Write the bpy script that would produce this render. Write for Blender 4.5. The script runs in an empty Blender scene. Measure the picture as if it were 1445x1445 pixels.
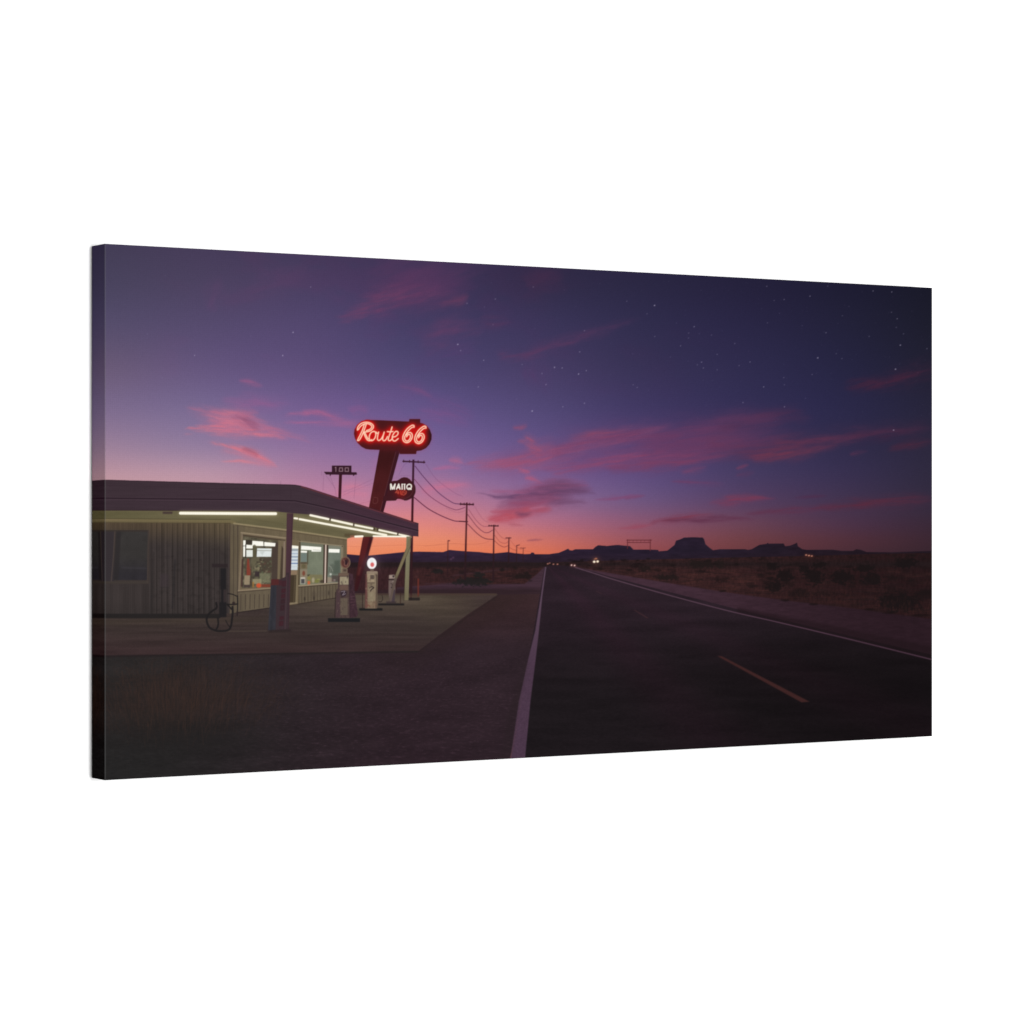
import bpy, math, random
import numpy as np
from mathutils import Vector, Matrix

# ------------------------------------------------------------------ sizes (metres)
H, W, D = 0.508, 1.016, 0.0304            # stretched canvas: 20 x 40 inch, 1 1/4 inch deep
RB = 0.0011                               # radius of the folded front edge
ZC = 1.45                                 # height of its middle on the wall
LIGHT = 1.60                              # light falling on the print, relative to white = 1

# The picture on the canvas was traced in the photograph's own units; PX converts a point of the
# print (u along the width, v up from the middle, both in canvas heights) to those units.
F, CX, CY = 4090.0, 722.5, 722.5
XL, ZL = -0.7583, F/757.3
DX, DZ = 1.6956/2, 1.0607/2
def PX(u, v):
    z = ZL + u*DZ
    return CX + F*(XL + u*DX)/z, CY - F*v/z
def U_of(x):
    t = (x-CX)/F
    return (t*ZL - XL)/(DX - t*DZ)

# ------------------------------------------------------------------ the ink: a small painter
S = 2
X0, Y0, X1, Y1 = 138, 334, 1324, 1110
IW, IH = (X1-X0)*S, (Y1-Y0)*S
IMG = np.zeros((IH, IW, 3), np.float32)
IDM = np.zeros((IH, IW), np.int16)
gx = (X0 + (np.arange(IW)+.5)/S).astype(np.float32)
gy = (Y0 + (np.arange(IH)+.5)/S).astype(np.float32)

PARTS = []                                # (name, parent index or None, label)
def part(name, parent=None, label=None):
    PARTS.append((name, parent, label)); return len(PARTS)-1

_rs = np.random.RandomState(66)
_T = _rs.rand(512, 512).astype(np.float32)
def vnoise(x, y, seed=0):
    x = x + seed*37.7; y = y + seed*91.3
    xi = np.floor(x).astype(int); yi = np.floor(y).astype(int)
    fx = x-xi; fy = y-yi
    fx = fx*fx*(3-2*fx); fy = fy*fy*(3-2*fy)
    a = _T[yi & 511, xi & 511]; b = _T[yi & 511, (xi+1) & 511]
    c = _T[(yi+1) & 511, xi & 511]; d = _T[(yi+1) & 511, (xi+1) & 511]
    return (a*(1-fx)+b*fx)*(1-fy) + (c*(1-fx)+d*fx)*fy
def fbm(x, y, seed=0, n=4):
    s = 0; a = .5; t = 0
    for k in range(n):
        s = s + a*vnoise(x, y, seed+k*5); t += a; a *= .5; x = x*2.03; y = y*2.03
    return s/t
def C(*c): return np.array(c, np.float32)/255.
def sm(a, b, x):
    t = np.clip((x-a)/(b-a), 0, 1); return t*t*(3-2*t)
def gauss(a, sig):
    r = max(1, int(sig*3)); k = np.exp(-.5*(np.arange(-r, r+1)/sig)**2); k = (k/k.sum()).astype(np.float32)
    for ax in (0, 1):
        pad = [(0, 0)]*a.ndim; pad[ax] = (r, r)
        p = np.pad(a, pad, mode='edge'); o = np.zeros_like(a)
        n = a.shape[ax]
        for i, w in enumerate(k):
            o += w*(p[i:i+n] if ax == 0 else p[:, i:i+n])
        a = o
    return a
def box(x0, y0, x1, y1):
    i0 = max(0, int((x0-X0)*S)-2); i1 = min(IW, int((x1-X0)*S)+3)
    j0 = max(0, int((y0-Y0)*S)-2); j1 = min(IH, int((y1-Y0)*S)+3)
    return i0, i1, j0, j1
def paint(b, m, col, pid=None, thr=.42):
    i0, i1, j0, j1 = b
    if i1 <= i0 or j1 <= j0: return
    X, Y = np.meshgrid(gx[i0:i1], gy[j0:j1])
    c = col(X, Y) if callable(col) else C(*col)
    mm = m[..., None]
    IMG[j0:j1, i0:i1] = IMG[j0:j1, i0:i1]*(1-mm) + c*mm
    if pid is not None:
        q = IDM[j0:j1, i0:i1]; q[m > thr] = pid
def pmask(pts, soft=0):
    p = np.array(pts, float); e = soft*3
    b = box(p[:, 0].min()-e, p[:, 1].min()-e, p[:, 0].max()+e, p[:, 1].max()+e)
    i0, i1, j0, j1 = b
    if i1 <= i0 or j1 <= j0: return b, np.zeros((0, 0), np.float32)
    m = np.zeros((j1-j0, i1-i0), np.float32)
    ix = np.arange(i0, i1)
    q = np.roll(p, -1, axis=0)
    SS = 4
    for j in range(j0, j1):
        row = m[j-j0]
        for s in range(SS):
            y = Y0 + (j+(s+.5)/SS)/S
            k = ((p[:, 1] <= y) & (q[:, 1] > y)) | ((q[:, 1] <= y) & (p[:, 1] > y))
            if not k.any(): continue
            a, c = p[k], q[k]
            xs = np.sort((a[:, 0] + (y-a[:, 1])*(c[:, 0]-a[:, 0])/(c[:, 1]-a[:, 1]) - X0)*S)
            for n in range(0, len(xs)-1, 2):
                row += (np.clip(xs[n+1]-ix, 0, 1) - np.clip(xs[n]-ix, 0, 1))/SS
    if soft: m = gauss(m, soft*S)
    return b, m
def poly(pts, col, pid=None, a=1, soft=0):
    b, m = pmask(pts, soft)
    if m.size: paint(b, m*a, col, pid, .42*a)
def rect(x0, y0, x1, y1, col, pid=None, a=1, soft=0):
    poly([(x0, y0), (x1, y0), (x1, y1), (x0, y1)], col, pid, a, soft)
def curve(pts, n=6):
    if len(pts) < 3: return pts
    P = [np.array(p, float) for p in pts]; P = [2*P[0]-P[1]] + P + [2*P[-1]-P[-2]]
    out = []
    for i in range(1, len(P)-2):
        for t in np.linspace(0, 1, n, endpoint=False):
            a, b, c, d = P[i-1:i+3]
            out.append(.5*((2*b)+(c-a)*t+(2*a-5*b+4*c-d)*t*t+(3*b-a-3*c+d)*t**3))
    return out + [P[-2]]
def dist(pts, X, Y, vals=None):
    best = np.full(X.shape, 1e9, np.float32); out = None if vals is None else [np.zeros_like(best) for _ in vals[0]]
    for k in range(len(pts)-1):
        ax, ay = pts[k][:2]; bx, by = pts[k+1][:2]
        dx, dy = bx-ax, by-ay; L = dx*dx+dy*dy+1e-9
        t = np.clip(((X-ax)*dx+(Y-ay)*dy)/L, 0, 1)
        d = np.hypot(X-ax-t*dx, Y-ay-t*dy)
        q = d < best; best = np.where(q, d, best)
        if vals is not None:
            for n in range(len(out)):
                out[n] = np.where(q, vals[k][n]*(1-t)+vals[k+1][n]*t, out[n])
    return best if vals is None else (best, out)
def smask(pts, w, smooth=True, ext=0):
    p = curve(pts) if smooth else pts
    e = w/2+1+ext
    xs = [q[0] for q in p]; ys = [q[1] for q in p]
    b = box(min(xs)-e, min(ys)-e, max(xs)+e, max(ys)+e); i0, i1, j0, j1 = b
    X, Y = np.meshgrid(gx[i0:i1], gy[j0:j1])
    return b, np.clip((w/2-dist(p, X, Y))*S+.5, 0, 1).astype(np.float32)
def stroke(pts, w, col, pid=None, a=1, smooth=True, soft=0):
    b, m = smask(pts, w, smooth, soft*3)
    if soft: m = gauss(m, soft*S)
    paint(b, m*a, col, pid, .42*a)
def line(x0, y0, x1, y1, w, col, pid=None, a=1, soft=0): stroke([(x0, y0), (x1, y1)], w, col, pid, a, False, soft)
def blob(cx, cy, rx, ry, col, pid=None, a=1, soft=.3, rough=0, seed=0):
    e = 2+max(rx, ry)*(soft+rough)
    b = box(cx-rx-e, cy-ry-e, cx+rx+e, cy+ry+e); i0, i1, j0, j1 = b
    if i1 <= i0 or j1 <= j0: return
    X, Y = np.meshgrid(gx[i0:i1], gy[j0:j1])
    d = np.hypot((X-cx)/rx, (Y-cy)/ry)
    if rough: d = d + rough*(fbm(X/3.2, Y/2.4, seed, 3)-.5)*2
    m = (1-sm(1-soft, 1+soft, d)).astype(np.float32)
    paint(b, m*a, col, pid, .45*a)
def glow(cx, cy, r, col, a=1):
    b = box(cx-r*3, cy-r*3, cx+r*3, cy+r*3); i0, i1, j0, j1 = b
    X, Y = np.meshgrid(gx[i0:i1], gy[j0:j1])
    paint(b, a*np.exp(-((X-cx)**2+(Y-cy)**2)/(r*r)).astype(np.float32), col)
def wisp(pts, col, seed, a=1., st=(26, 3.2), pid=None, thr=.34, lo=.44, warp=.8, k=1.3):
    p = [tuple(q) for q in curve([(q[0], q[1], q[2]*k) for q in pts], 4)]; a = a*.9
    mw = k*max(q[2] for q in pts)
    b = box(min(q[0] for q in p)-3*mw, min(q[1] for q in p)-2.6*mw, max(q[0] for q in p)+3*mw, max(q[1] for q in p)+2.6*mw)
    i0, i1, j0, j1 = b
    if i1 <= i0 or j1 <= j0: return
    X, Y = np.meshgrid(gx[i0:i1], gy[j0:j1])
    ang = math.atan2(p[-1][1]-p[0][1], p[-1][0]-p[0][0])
    ca, sa = math.cos(ang), math.sin(ang)
    A = X*ca+Y*sa; B = -X*sa+Y*ca
    n1 = fbm(A/st[0], B/(st[0]*.3), seed, 4)-.5
    n2 = fbm(A/st[0], B/(st[0]*.3), seed+3, 4)-.5
    Xw = X + n1*mw*1.6*warp; Yw = Y + n2*mw*1.9*warp
    tot = len(p)-1
    vals = [(q[2], math.sin(math.pi*min(1, .08+.92*k/tot))**.55 if 0 < k < tot else .05) for k, q in enumerate(p)]
    d, (w, tp) = dist(p, Xw, Yw, vals)
    base = np.exp(-(d/np.maximum(w, .3))**1.7*1.15)*tp
    st2 = .7*fbm(A/st[0], B/st[1], seed+7, 5)+.3*fbm(A/(st[0]*.4), B/(st[1]*.5), seed+11, 4)
    m = base*(lo+(1-lo)*sm(.28, .68, st2))*a
    paint(b, np.clip(m, 0, 1).astype(np.float32), col, pid, thr)

# ------------------------------------------------------------------ parts of the print
sky_id = part('printed_sky', None, 'purple dusk sky with pink wisps of cloud and small stars')
def full(): return (0, IW, 0, IH)
# sky colours, traced on a coarse lattice
LX = [150, 300, 450, 600, 750, 900, 1050, 1200, 1315]
LY = [350, 400, 450, 520, 580, 630, 670, 710, 740, 765, 788]
G = [
 [(68,62,90),(70,60,92),(64,56,90),(58,50,84),(48,42,72),(40,37,64),(34,32,58),(28,28,50),(24,25,40)],
 [(74,68,98),(76,66,100),(70,62,100),(62,54,92),(50,46,78),(42,40,70),(36,34,62),(29,29,52),(25,26,42)],
 [(84,76,110),(84,73,112),(78,69,112),(65,60,101),(57,53,91),(47,45,79),(40,38,70),(33,33,58),(28,29,46)],
 [(106,91,125),(101,86,131),(91,79,127),(77,71,118),(69,62,105),(55,51,89),(46,44,80),(37,37,67),(33,33,53)],
 [(127,109,148),(122,106,152),(112,94,149),(97,85,141),(82,74,124),(64,58,104),(51,48,88),(42,41,75),(38,37,61)],
 [(156,129,160),(147,124,164),(136,110,161),(119,99,156),(98,85,141),(76,67,119),(60,54,101),(47,44,82),(43,40,68)],
 [(188,148,167),(184,146,172),(162,123,164),(144,112,160),(117,95,150),(91,77,130),(69,60,108),(54,48,87),(46,42,70)],
 [(206,160,165),(200,150,165),(192,132,162),(184,123,152),(150,109,150),(110,86,130),(82,64,106),(62,51,85),(49,43,69)],
 [(214,160,150),(212,148,148),(212,134,142),(212,132,132),(178,112,134),(134,86,114),(98,66,94),(70,50,78),(54,41,62)],
 [(230,150,130),(234,150,126),(238,150,124),(236,141,110),(208,115,106),(150,82,93),(106,62,76),(76,47,64),(57,39,55)],
 [(238,140,104),(240,140,100),(241,140,98),(238,130,88),(222,112,80),(150,74,74),(101,55,63),(68,43,55),(53,36,47)]]
Ga = np.array(G, np.float32)/255.
Ga[:, :, 2] *= .955; Ga[1:9, 2:, 0] *= 1.035; Ga[5:10, 6:, 2] *= .935; Ga[7:10, 6:, 0] *= 1.03; Ga[9:, :4, :2] *= .975
def cub(vals, xs, x):                      # smooth interpolation along axis 0
    xs = np.array(xs, float); m = np.gradient(vals, xs, axis=0)
    k = np.clip(np.searchsorted(xs, x)-1, 0, len(xs)-2)
    h = (xs[k+1]-xs[k]); t = np.clip((x-xs[k])/h, 0, 1)
    sh = (-1,)+(1,)*(vals.ndim-1); t = t.reshape(sh); h = h.reshape(sh)
    return ((2*t**3-3*t**2+1)*vals[k] + (t**3-2*t*t+t)*h*m[k] + (-2*t**3+3*t*t)*vals[k+1] + (t**3-t*t)*h*m[k+1])
rows = cub(Ga, LY, gy)                     # IH x 9 x 3
IMG[:] = np.swapaxes(cub(np.swapaxes(rows, 0, 1), LX, gx), 0, 1)
IDM[:] = sky_id
XX, YY = np.meshgrid(gx, gy)
# broad faint reddish veils high in the sky
veil = fbm((XX+YY*.5)/95., (YY-XX*.22)/42., 3, 5)
mv = sm(.50, .72, veil)*sm(640, 500, YY)*.24*sm(1150, 600, XX)*sm(200, 330, XX)
IMG[:] = IMG*(1-mv[..., None]) + (IMG*np.array([1.22, .92, 1.0], np.float32))*mv[..., None]

cl = part('printed_cloud', None, 'salmon pink cloud over the station roof')
cd = part('printed_cloud', None, 'dark mauve and red cloud low above the poles')
# upper veils
wisp([(480,458,4),(512,436,9),(545,420,13),(600,414,13),(648,418,8)], (128,66,100), 11, .62)
wisp([(520,430,12),(560,395,22),(630,375,22),(690,360,14)], (92,56,92), 12, .55, st=(60,12))
wisp([(620,430,6),(648,424,5),(662,418,3)], (120,62,92), 13, .6)
wisp([(588,490,8),(625,468,14),(655,462,14),(685,470,7)], (106,62,98), 14, .62, st=(34,7))
wisp([(575,520,10),(640,500,14),(680,492,8)], (88,62,108), 15, .4)
wisp([(300,442,6),(300,415,9),(320,400,9)], (104,68,106), 16, .35, st=(40,9))
wisp([(300,430,10),(350,412,14),(400,395,14),(440,385,8)], (96,64,100), 17, .4, st=(50,9))
wisp([(700,500,5),(735,503,5),(770,491,5),(830,470,6),(905,448,3)], (108,58,92), 18, .5)
wisp([(735,520,10),(760,530,14),(745,545,10)], (88,58,100), 19, .4, st=(30,8))
wisp([(675,452,7),(700,455,9),(720,452,5)], (96,54,88), 20, .42)
wisp([(735,400,14),(760,395,18),(800,388,10)], (78,46,74), 21, .5, st=(40,12))
wisp([(712,506,3),(730,505,3)], (110,62,98), 22, .5)
wisp([(1190,548,4),(1235,541,7),(1290,527,9),(1322,516,9)], (74,37,58), 23, .8)
wisp([(1290,555,5),(1320,548,5)], (62,34,52), 24, .6)
# salmon cloud on the left
wisp([(260,578,2),(300,581,5),(340,588,6),(372,602,6),(405,614,4),(440,622,2)], (196,108,134), 31, .72, st=(22,2.6), pid=cl)
wisp([(258,609,1.5),(290,606,5),(318,603,9),(350,607,8),(385,614,4),(405,618,2)], (216,118,134), 32, .95, st=(22,2.4), pid=cl)
wisp([(290,588,4),(322,594,9),(350,601,6)], (218,122,138), 33, .75, st=(20,2.4), pid=cl)
wisp([(326,586,1.5),(345,594,4),(360,602,4.5),(366,607,2)], (140,82,112), 34, .85, st=(18,3))
wisp([(295,624,1.5),(330,632,3),(355,641,4),(376,653,4),(392,660,1.5)], (224,118,130), 35, .95, st=(18,2.2), pid=cl)
wisp([(340,632,2),(356,637,3),(366,645,2)], (146,84,108), 36, .75)
wisp([(310,651,1),(340,651,2.2),(372,655,2)], (222,126,138), 37, .75, st=(20,1.8), pid=cl)
wisp([(336,538,1.5),(352,540,3),(372,546,1.5)], (160,92,132), 38, .7)
wisp([(310,566,4),(352,568,6),(402,572,3)], (156,94,140), 39, .5)
wisp([(330,577,2),(350,580,3),(366,584,1.5)], (182,104,134), 40, .6)
# streaks by the neon sign
wisp([(400,588,2),(440,581,3),(470,588,4),(505,602,4)], (178,98,136), 41, .75, st=(24,2.6))
wisp([(400,596,2),(450,598,3),(510,597,4)], (176,100,140), 42, .7, st=(24,2.4))
wisp([(490,585,6),(506,578,7),(520,583,4)], (150,88,136), 43, .5)
wisp([(560,544,2),(590,551,3),(612,560,2)], (132,78,122), 44, .5)
wisp([(585,578,6),(630,588,6),(665,600,5)], (136,80,132), 45, .45)
wisp([(600,562,4),(640,575,7),(670,590,4)], (122,76,126), 46, .35)
wisp([(520,660,6),(545,655,8),(570,664,4)], (176,106,150), 47, .5)
wisp([(470,700,6),(495,690,9),(525,700,8)], (214,124,146), 48, .65, st=(40,6))
wisp([(595,692,8),(630,690,9),(668,684,5)], (206,112,140), 49, .7, st=(40,5))
wisp([(412,690,10),(440,705,10),(470,716,8)], (212,136,164), 50, .4)
# long band across the middle
wisp([(652,657,4),(690,655,8),(735,655,9),(775,642,9),(830,625,8),(900,610,7),(955,598,4)], (170,84,112), 61, .74, st=(34,3.6))
wisp([(668,660,5),(720,652,8),(760,640,10),(790,628,10)], (166,80,106), 62, .55, st=(26,4))
wisp([(770,640,10),(840,622,12),(930,612,14),(1030,600,12),(1110,590,8)], (112,58,92), 63, .62, st=(60,6))
wisp([(800,618,3),(850,610,4),(878,606,2)], (156,72,96), 64, .55)
wisp([(760,666,3),(810,659,5),(850,652,6),(900,645,7),(950,640,6),(1000,632,4)], (150,72,104), 65, .75, st=(34,3.2))
wisp([(850,660,3),(900,660,6),(950,652,7),(1010,643,6),(1040,640,3)], (128,62,92), 66, .8, st=(36,3.4))
wisp([(730,622,2),(745,620,5),(752,630,5),(768,640,6)], (182,84,104), 67, .7)
wisp([(722,604,2),(735,603,3),(745,599,2)], (158,78,104), 68, .75)
wisp([(634,650,3),(645,651,4),(656,655,2)], (196,102,130), 69, .6)
wisp([(610,662,2),(630,660,2.5),(652,661,2)], (186,100,140), 70, .6)
wisp([(738,674,2),(752,676,4),(766,684,2)], (186,90,118), 71, .75)
wisp([(730,661,2),(742,665,3),(750,667,1.5)], (182,90,118), 72, .7)
wisp([(900,640,8),(960,630,12),(1040,620,12),(1120,612,8)], (104,54,88), 73, .6, st=(50,5))
wisp([(990,625,8),(1045,632,10),(1095,630,9),(1150,620,8),(1230,610,6),(1318,600,7)], (104,50,74), 74, .72, st=(44,4.6))
wisp([(1058,646,3),(1100,640,7),(1140,634,6),(1190,622,4)], (120,54,74), 75, .85, st=(34,3.4))
wisp([(1010,604,8),(1060,594,9),(1110,586,8),(1150,590,4)], (84,46,74), 76, .6, st=(40,5))
wisp([(1190,616,6),(1260,612,7),(1320,606,7)], (66,38,62), 77, .6)
wisp([(1250,633,3),(1285,627,5),(1320,622,5)], (78,40,60), 78, .75)
wisp([(1198,642,1.2),(1210,640,2),(1226,637,1)], (96,50,76), 79, .7)
wisp([(1038,661,1.5),(1048,658,2.5),(1058,655,1)], (122,62,90), 80, .75)
wisp([(1038,672,2),(1052,670,3),(1066,667,1.5)], (96,56,88), 81, .6)
wisp([(960,668,1.5),(980,663,3),(998,659,1.5)], (132,66,98), 82, .7)
wisp([(945,680,1.5),(972,681,3),(1025,683,2)], (112,60,96), 83, .65)
wisp([(690,656,12),(780,640,18),(880,624,20),(1000,614,20),(1120,606,16)], (132,64,98), 85, .32, st=(70,9), lo=.6)
wisp([(780,662,8),(880,652,12),(980,640,12),(1080,628,10)], (122,60,94), 86, .32, st=(60,8), lo=.6)
wisp([(275,596,5),(320,598,9),(365,607,7),(400,616,4)], (196,110,138), 87, .4, st=(30,5), lo=.6, pid=cl, thr=.3)
wisp([(310,634,4),(350,642,7),(385,653,4)], (210,116,134), 88, .45, st=(26,5), lo=.6)
wisp([(330,560,6),(370,566,8),(410,572,5)], (150,92,140), 89, .35, lo=.6)
wisp([(540,405,16),(600,395,22),(670,390,16)], (96,56,94), 84, .4, st=(70,14), lo=.5)
# dark cloud above the poles
wisp([(700,714,6),(735,706,10),(775,698,11),(812,692,8),(835,696,3)], (116,68,100), 90, .75, st=(30,4), pid=cd, lo=.75, k=1.25)
wisp([(690,732,4),(715,724,7),(745,719,6),(775,717,3)], (158,74,98), 190, .75, st=(26,4), pid=cd, lo=.75, k=1.2)
wisp([(690,690,3),(725,697,4),(760,692,8),(800,684,7),(832,684,3)], (150,78,112), 91, .8, st=(30,2.8), pid=cd)
wisp([(668,696,1.2),(705,700,2.5),(740,700,4),(780,694,8),(812,692,6),(842,698,2)], (96,64,98), 92, .98, st=(28,2.6), pid=cd, lo=.55)
wisp([(712,716,4),(735,710,8),(765,706,9),(795,706,6)], (142,74,104), 93, .95, st=(26,2.6), pid=cd, lo=.5)
wisp([(752,690,3),(790,684,5),(822,684,3)], (108,68,100), 94, .8, lo=.5)
wisp([(770,709,2),(800,709,4),(828,708,3)], (104,66,98), 95, .85, st=(24,2), pid=cd, lo=.5)
wisp([(690,721,1.2),(712,722,3.5),(740,722,5),(772,719,4),(780,718,1.5)], (166,78,98), 96, .95, st=(22,2.4), pid=cd, lo=.5)
wisp([(686,733,3),(705,732,4.5),(730,727,5),(752,720,3)], (180,78,92), 97, .98, st=(22,2.4), pid=cd, lo=.6)
wisp([(725,724,2),(740,726,3),(752,724,1.5)], (118,66,94), 98, .8)
wisp([(745,719,1.2),(760,716,1.6),(772,714,1)], (182,118,146), 99, .6)
wisp([(716,740,1),(727,741,1.8),(740,742,1)], (156,76,92), 100, .7)
wisp([(742,763,.8),(755,762.3,1.3),(768,761.5,.6)], (144,78,92), 101, .85, lo=.7)
wisp([(838,705,1.2),(870,702,2.6),(910,698,1.2)], (130,68,106), 102, .85)
# low streaks on the right
wisp([(1000,712,3),(1025,708,5),(1055,703,4),(1095,704,2)], (124,56,82), 111, .85, st=(26,2.6))
wisp([(1020,702,2),(1050,700,2.5),(1085,703,1.5)], (134,58,80), 112, .65)
wisp([(915,738,2),(945,734,3.5),(975,729,3.5),(1012,725,2)], (122,54,74), 113, .9, st=(26,2.2))
wisp([(930,736,1.5),(980,734,3),(1030,731,3),(1066,732,1.5)], (94,48,72), 114, .9, st=(26,2.2), lo=.5)
wisp([(870,746,2),(900,743,2.5),(925,740,1.5)], (150,68,88), 115, .6)
wisp([(1050,725,1.2),(1090,722,3),(1150,718,3),(1200,714,2)], (96,48,72), 116, .7)
wisp([(1145,716,2),(1200,713,5),(1260,708,6),(1322,706,6)], (92,42,60), 117, .9, st=(40,3), lo=.5)
wisp([(1120,702,1),(1145,701,2),(1170,699,1)], (80,44,72), 118, .6)
wisp([(880,704,1.2),(895,702,1.8),(912,699,1)], (124,64,98), 119, .7)

# stars
stars = [(438.5,405,.6),(413.6,469,.85),(274.6,501.5,.75),(399,501.7,.85),(208,471.6,.3),(354,474,.28),(233,389,.2),(229,533,.22),
 (659,428,.65),(699,422,.6),(646,486,1.),(650,494.7,.7),(682.6,508.4,.7),(675,546,.65),(650,547.6,.25),(695.7,458,.4),(683.7,433,.3),(729,563,.3),
 (752.6,405,.5),(923.7,431,1.),(824.8,466.7,.6),(818,496.6,.75),(782.5,518.4,.85),(793.3,519.3,.75),(764.8,527,.65),(827.3,523,.75),(816.5,527.8,.85),
 (770.5,542.7,.75),(893.5,543,.45),(899,546.7,.5),(824.8,569,.8),(794.3,574,.6),(751,580,1.),(736.8,514.3,.4),(979.7,461,.75),(971.8,470,.5),(924,474.8,.5),
 (960.4,488,.55),(990,511,.7),(992.6,519.3,.6),(984,514.7,.45),(1012,500,.5),(1012,521.8,.45),(913,442.7,.4),(884.6,425,.45),(971.6,477,.4),(954.6,456,.3),
 (946,504,.3),(1004,472.8,.4),(986.8,470.7,.3),(1082,404,.6),(1143,418,.8),(1106.6,422.6,.6),(1092.5,424,.4),(1232,410.5,.75),(1258.5,412,.8),(1258,440.6,.5),
 (1266,449.8,.7),(1264.8,462,.45),(1275,471,.5),(1270.6,487,.85),(1308,492,.6),(1263.7,521,1.),(1154,505,.95),(1165.7,469.5,.65),(1226.6,474.7,.5),(1180,499,.4),
 (1188,506,.5),(1058.4,510.8,.65),(1043,515.8,.5),(1077.7,546,.8),(1106,532.8,.5),(1107,543,.4),(1048.6,568,.6),(1107,574,.75),(1261,607,.95),(1036.8,484.7,.55),
 (1083,455.6,.4),(1188.8,445.6,.4),(1146,528.5,.45),(1168,403.7,.45),(1198,432.5,.3),(1100,442,.3),(1132,459.5,.3),(1136.7,562,.3)]
rnd = random.Random(5)
for k in range(170):
    x = 640 + 675*math.sqrt(rnd.random()); y = 395 + 200*rnd.random()**1.4
    stars.append((x, y, .05+.13*rnd.random()**2))
for x, y, a in stars:
    c = (214,206,230) if a > .3 else (170,160,200)
    glow(x, y, .78 if a > .8 else .62, c, min(.95, a*.85))

# ------------------------------------------------------------------ far hills
prof = [(480,782),(490,782),(505,783.4),(520,784),(551,781),(570,779),(591,778.4),(625.5,779),(634,776),(645,777),(659,778),(676.5,779),(684,780),(697,781),
 (717,779),(727,780.6),(741,782),(748.5,781.6),(750,779.6),(753.5,780),(754.5,782),(775,782),(789,780),(797,776.6),(801.7,774.3),(804,776.5),(807.5,777),(812,775),(837,775),
 (840,772),(844,769.5),(857,770.6),(865,769.6),(872,769),(882,770.2),(889,770.6),(893.7,775.5),(910,775.6),(928.6,776),(929.6,778),(942,777),(952,769),(954,763),
 (960,761.2),(965.4,758.6),(978,758.2),(991.6,758.6),(993.5,761),(995.5,768),(1001,772.8),(1006,776.5),(1016,775),(1040,775),(1051,775),(1056,776),(1061,775),(1071.5,769),(1082,767.4),
 (1083,766),(1085,767.3),(1105.8,767),(1108,771),(1115,770),(1122.4,767.2),(1124.5,765.6),(1126,771),(1132,775),(1138,776),(1175,775.7),(1188,777.4),(1204,777.4),(1208.5,775),(1215,776),
 (1223,779),(1258,779.4),(1296,778),(1324,777.2)]
def hillcol(X, Y):
    t = sm(480, 1300, X)[..., None]; c = C(50,36,58)*(1-t) + C(33,24,32)*t
    mid = (np.exp(-((X-930)/140.)**2))[..., None]; c = c*(1-.5*mid)+C(36,30,46)*.5*mid
    f = sm(777, 794, Y)[..., None]; c = c*(1-f*.45) + C(42,30,36)*f*.45
    n = fbm(X/14., Y/3., 40, 4)[..., None]; return c*(.84+.32*n)
low = part('printed_hills', None, 'low blue grey hills along the horizon')
poly([(480,796)]+prof+[(1324,796)], hillcol, low)
def prange(a, b): return [p for p in prof if a <= p[0] <= b]
m1 = part('printed_mesa', None, 'long stepped mesa left of the tall butte')
q = prange(789, 930); poly([(q[0][0],788)]+q+[(q[-1][0],788)], hillcol, m1)
m2 = part('printed_mesa', None, 'tall flat topped butte with sloping foot')
q = prange(942, 1007); poly([(q[0][0],786)]+q+[(q[-1][0],786)], hillcol, m2)
m3 = part('printed_mesa', None, 'flat topped mesa with a small spire on its end')
q = prange(1060, 1139); poly([(q[0][0],781.5)]+q+[(q[-1][0],781.5)], hillcol, m3)
for (a, b) in ((952,995),(1071,1106),(844,889)):
    poly([(a,772),(b,772),(b+8,781),(a-8,781)], (30,26,36), None, .22, 2)

# ------------------------------------------------------------------ ground
des = part('printed_desert', None, 'dark red scrub desert on both sides of the road')
def desc(X, Y):
    d = np.maximum(Y-786, 1.)
    n = fbm(X/(2.5+d*.32), Y/(1.1+d*.07), 50, 5); n2 = fbm(X/26., Y/5.5, 55, 4)
    base = C(58,35,36)*(1-sm(900,1310,X))[..., None] + C(40,24,26)*sm(900,1310,X)[..., None]
    red = C(72,42,40)
    k = (sm(.45, .75, n2)*sm(796, 806, Y)*(1-.55*sm(980, 1200, X)))[..., None]
    c = base*(1-k*.55)+red*k*.55
    dk = (sm(.54, .36, n)*(.35+.65*sm(580,680,X)))[..., None]; c = c*(1-dk*.55)+C(33,25,26)*dk*.55
    nb = (sm(620,560,X)*.5)[..., None]; c = c*(1-nb)+C(54,34,38)*nb
    e = (np.exp(-((Y-796)/4.5)**2)*(.55+.35*n2))[..., None]; c = c*(1-e)+C(35,27,29)*e
    gr = fbm(X/1.3, Y/4.5, 57, 2)[..., None]
    return c*(.85+.3*gr)
deg = [(138,794),(480,794),(590,793.5),(700,792.5),(760,794),(790,793),(900,790),(1000,787.5),(1140,784.5),(1230,781.8),(1324,780),(1324,900),(138,900)]
poly(deg, desc, des)
poly([(140,793),(770,793.5),(770,800),(140,802)], (36,28,30), des, .6, 1.4)
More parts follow.
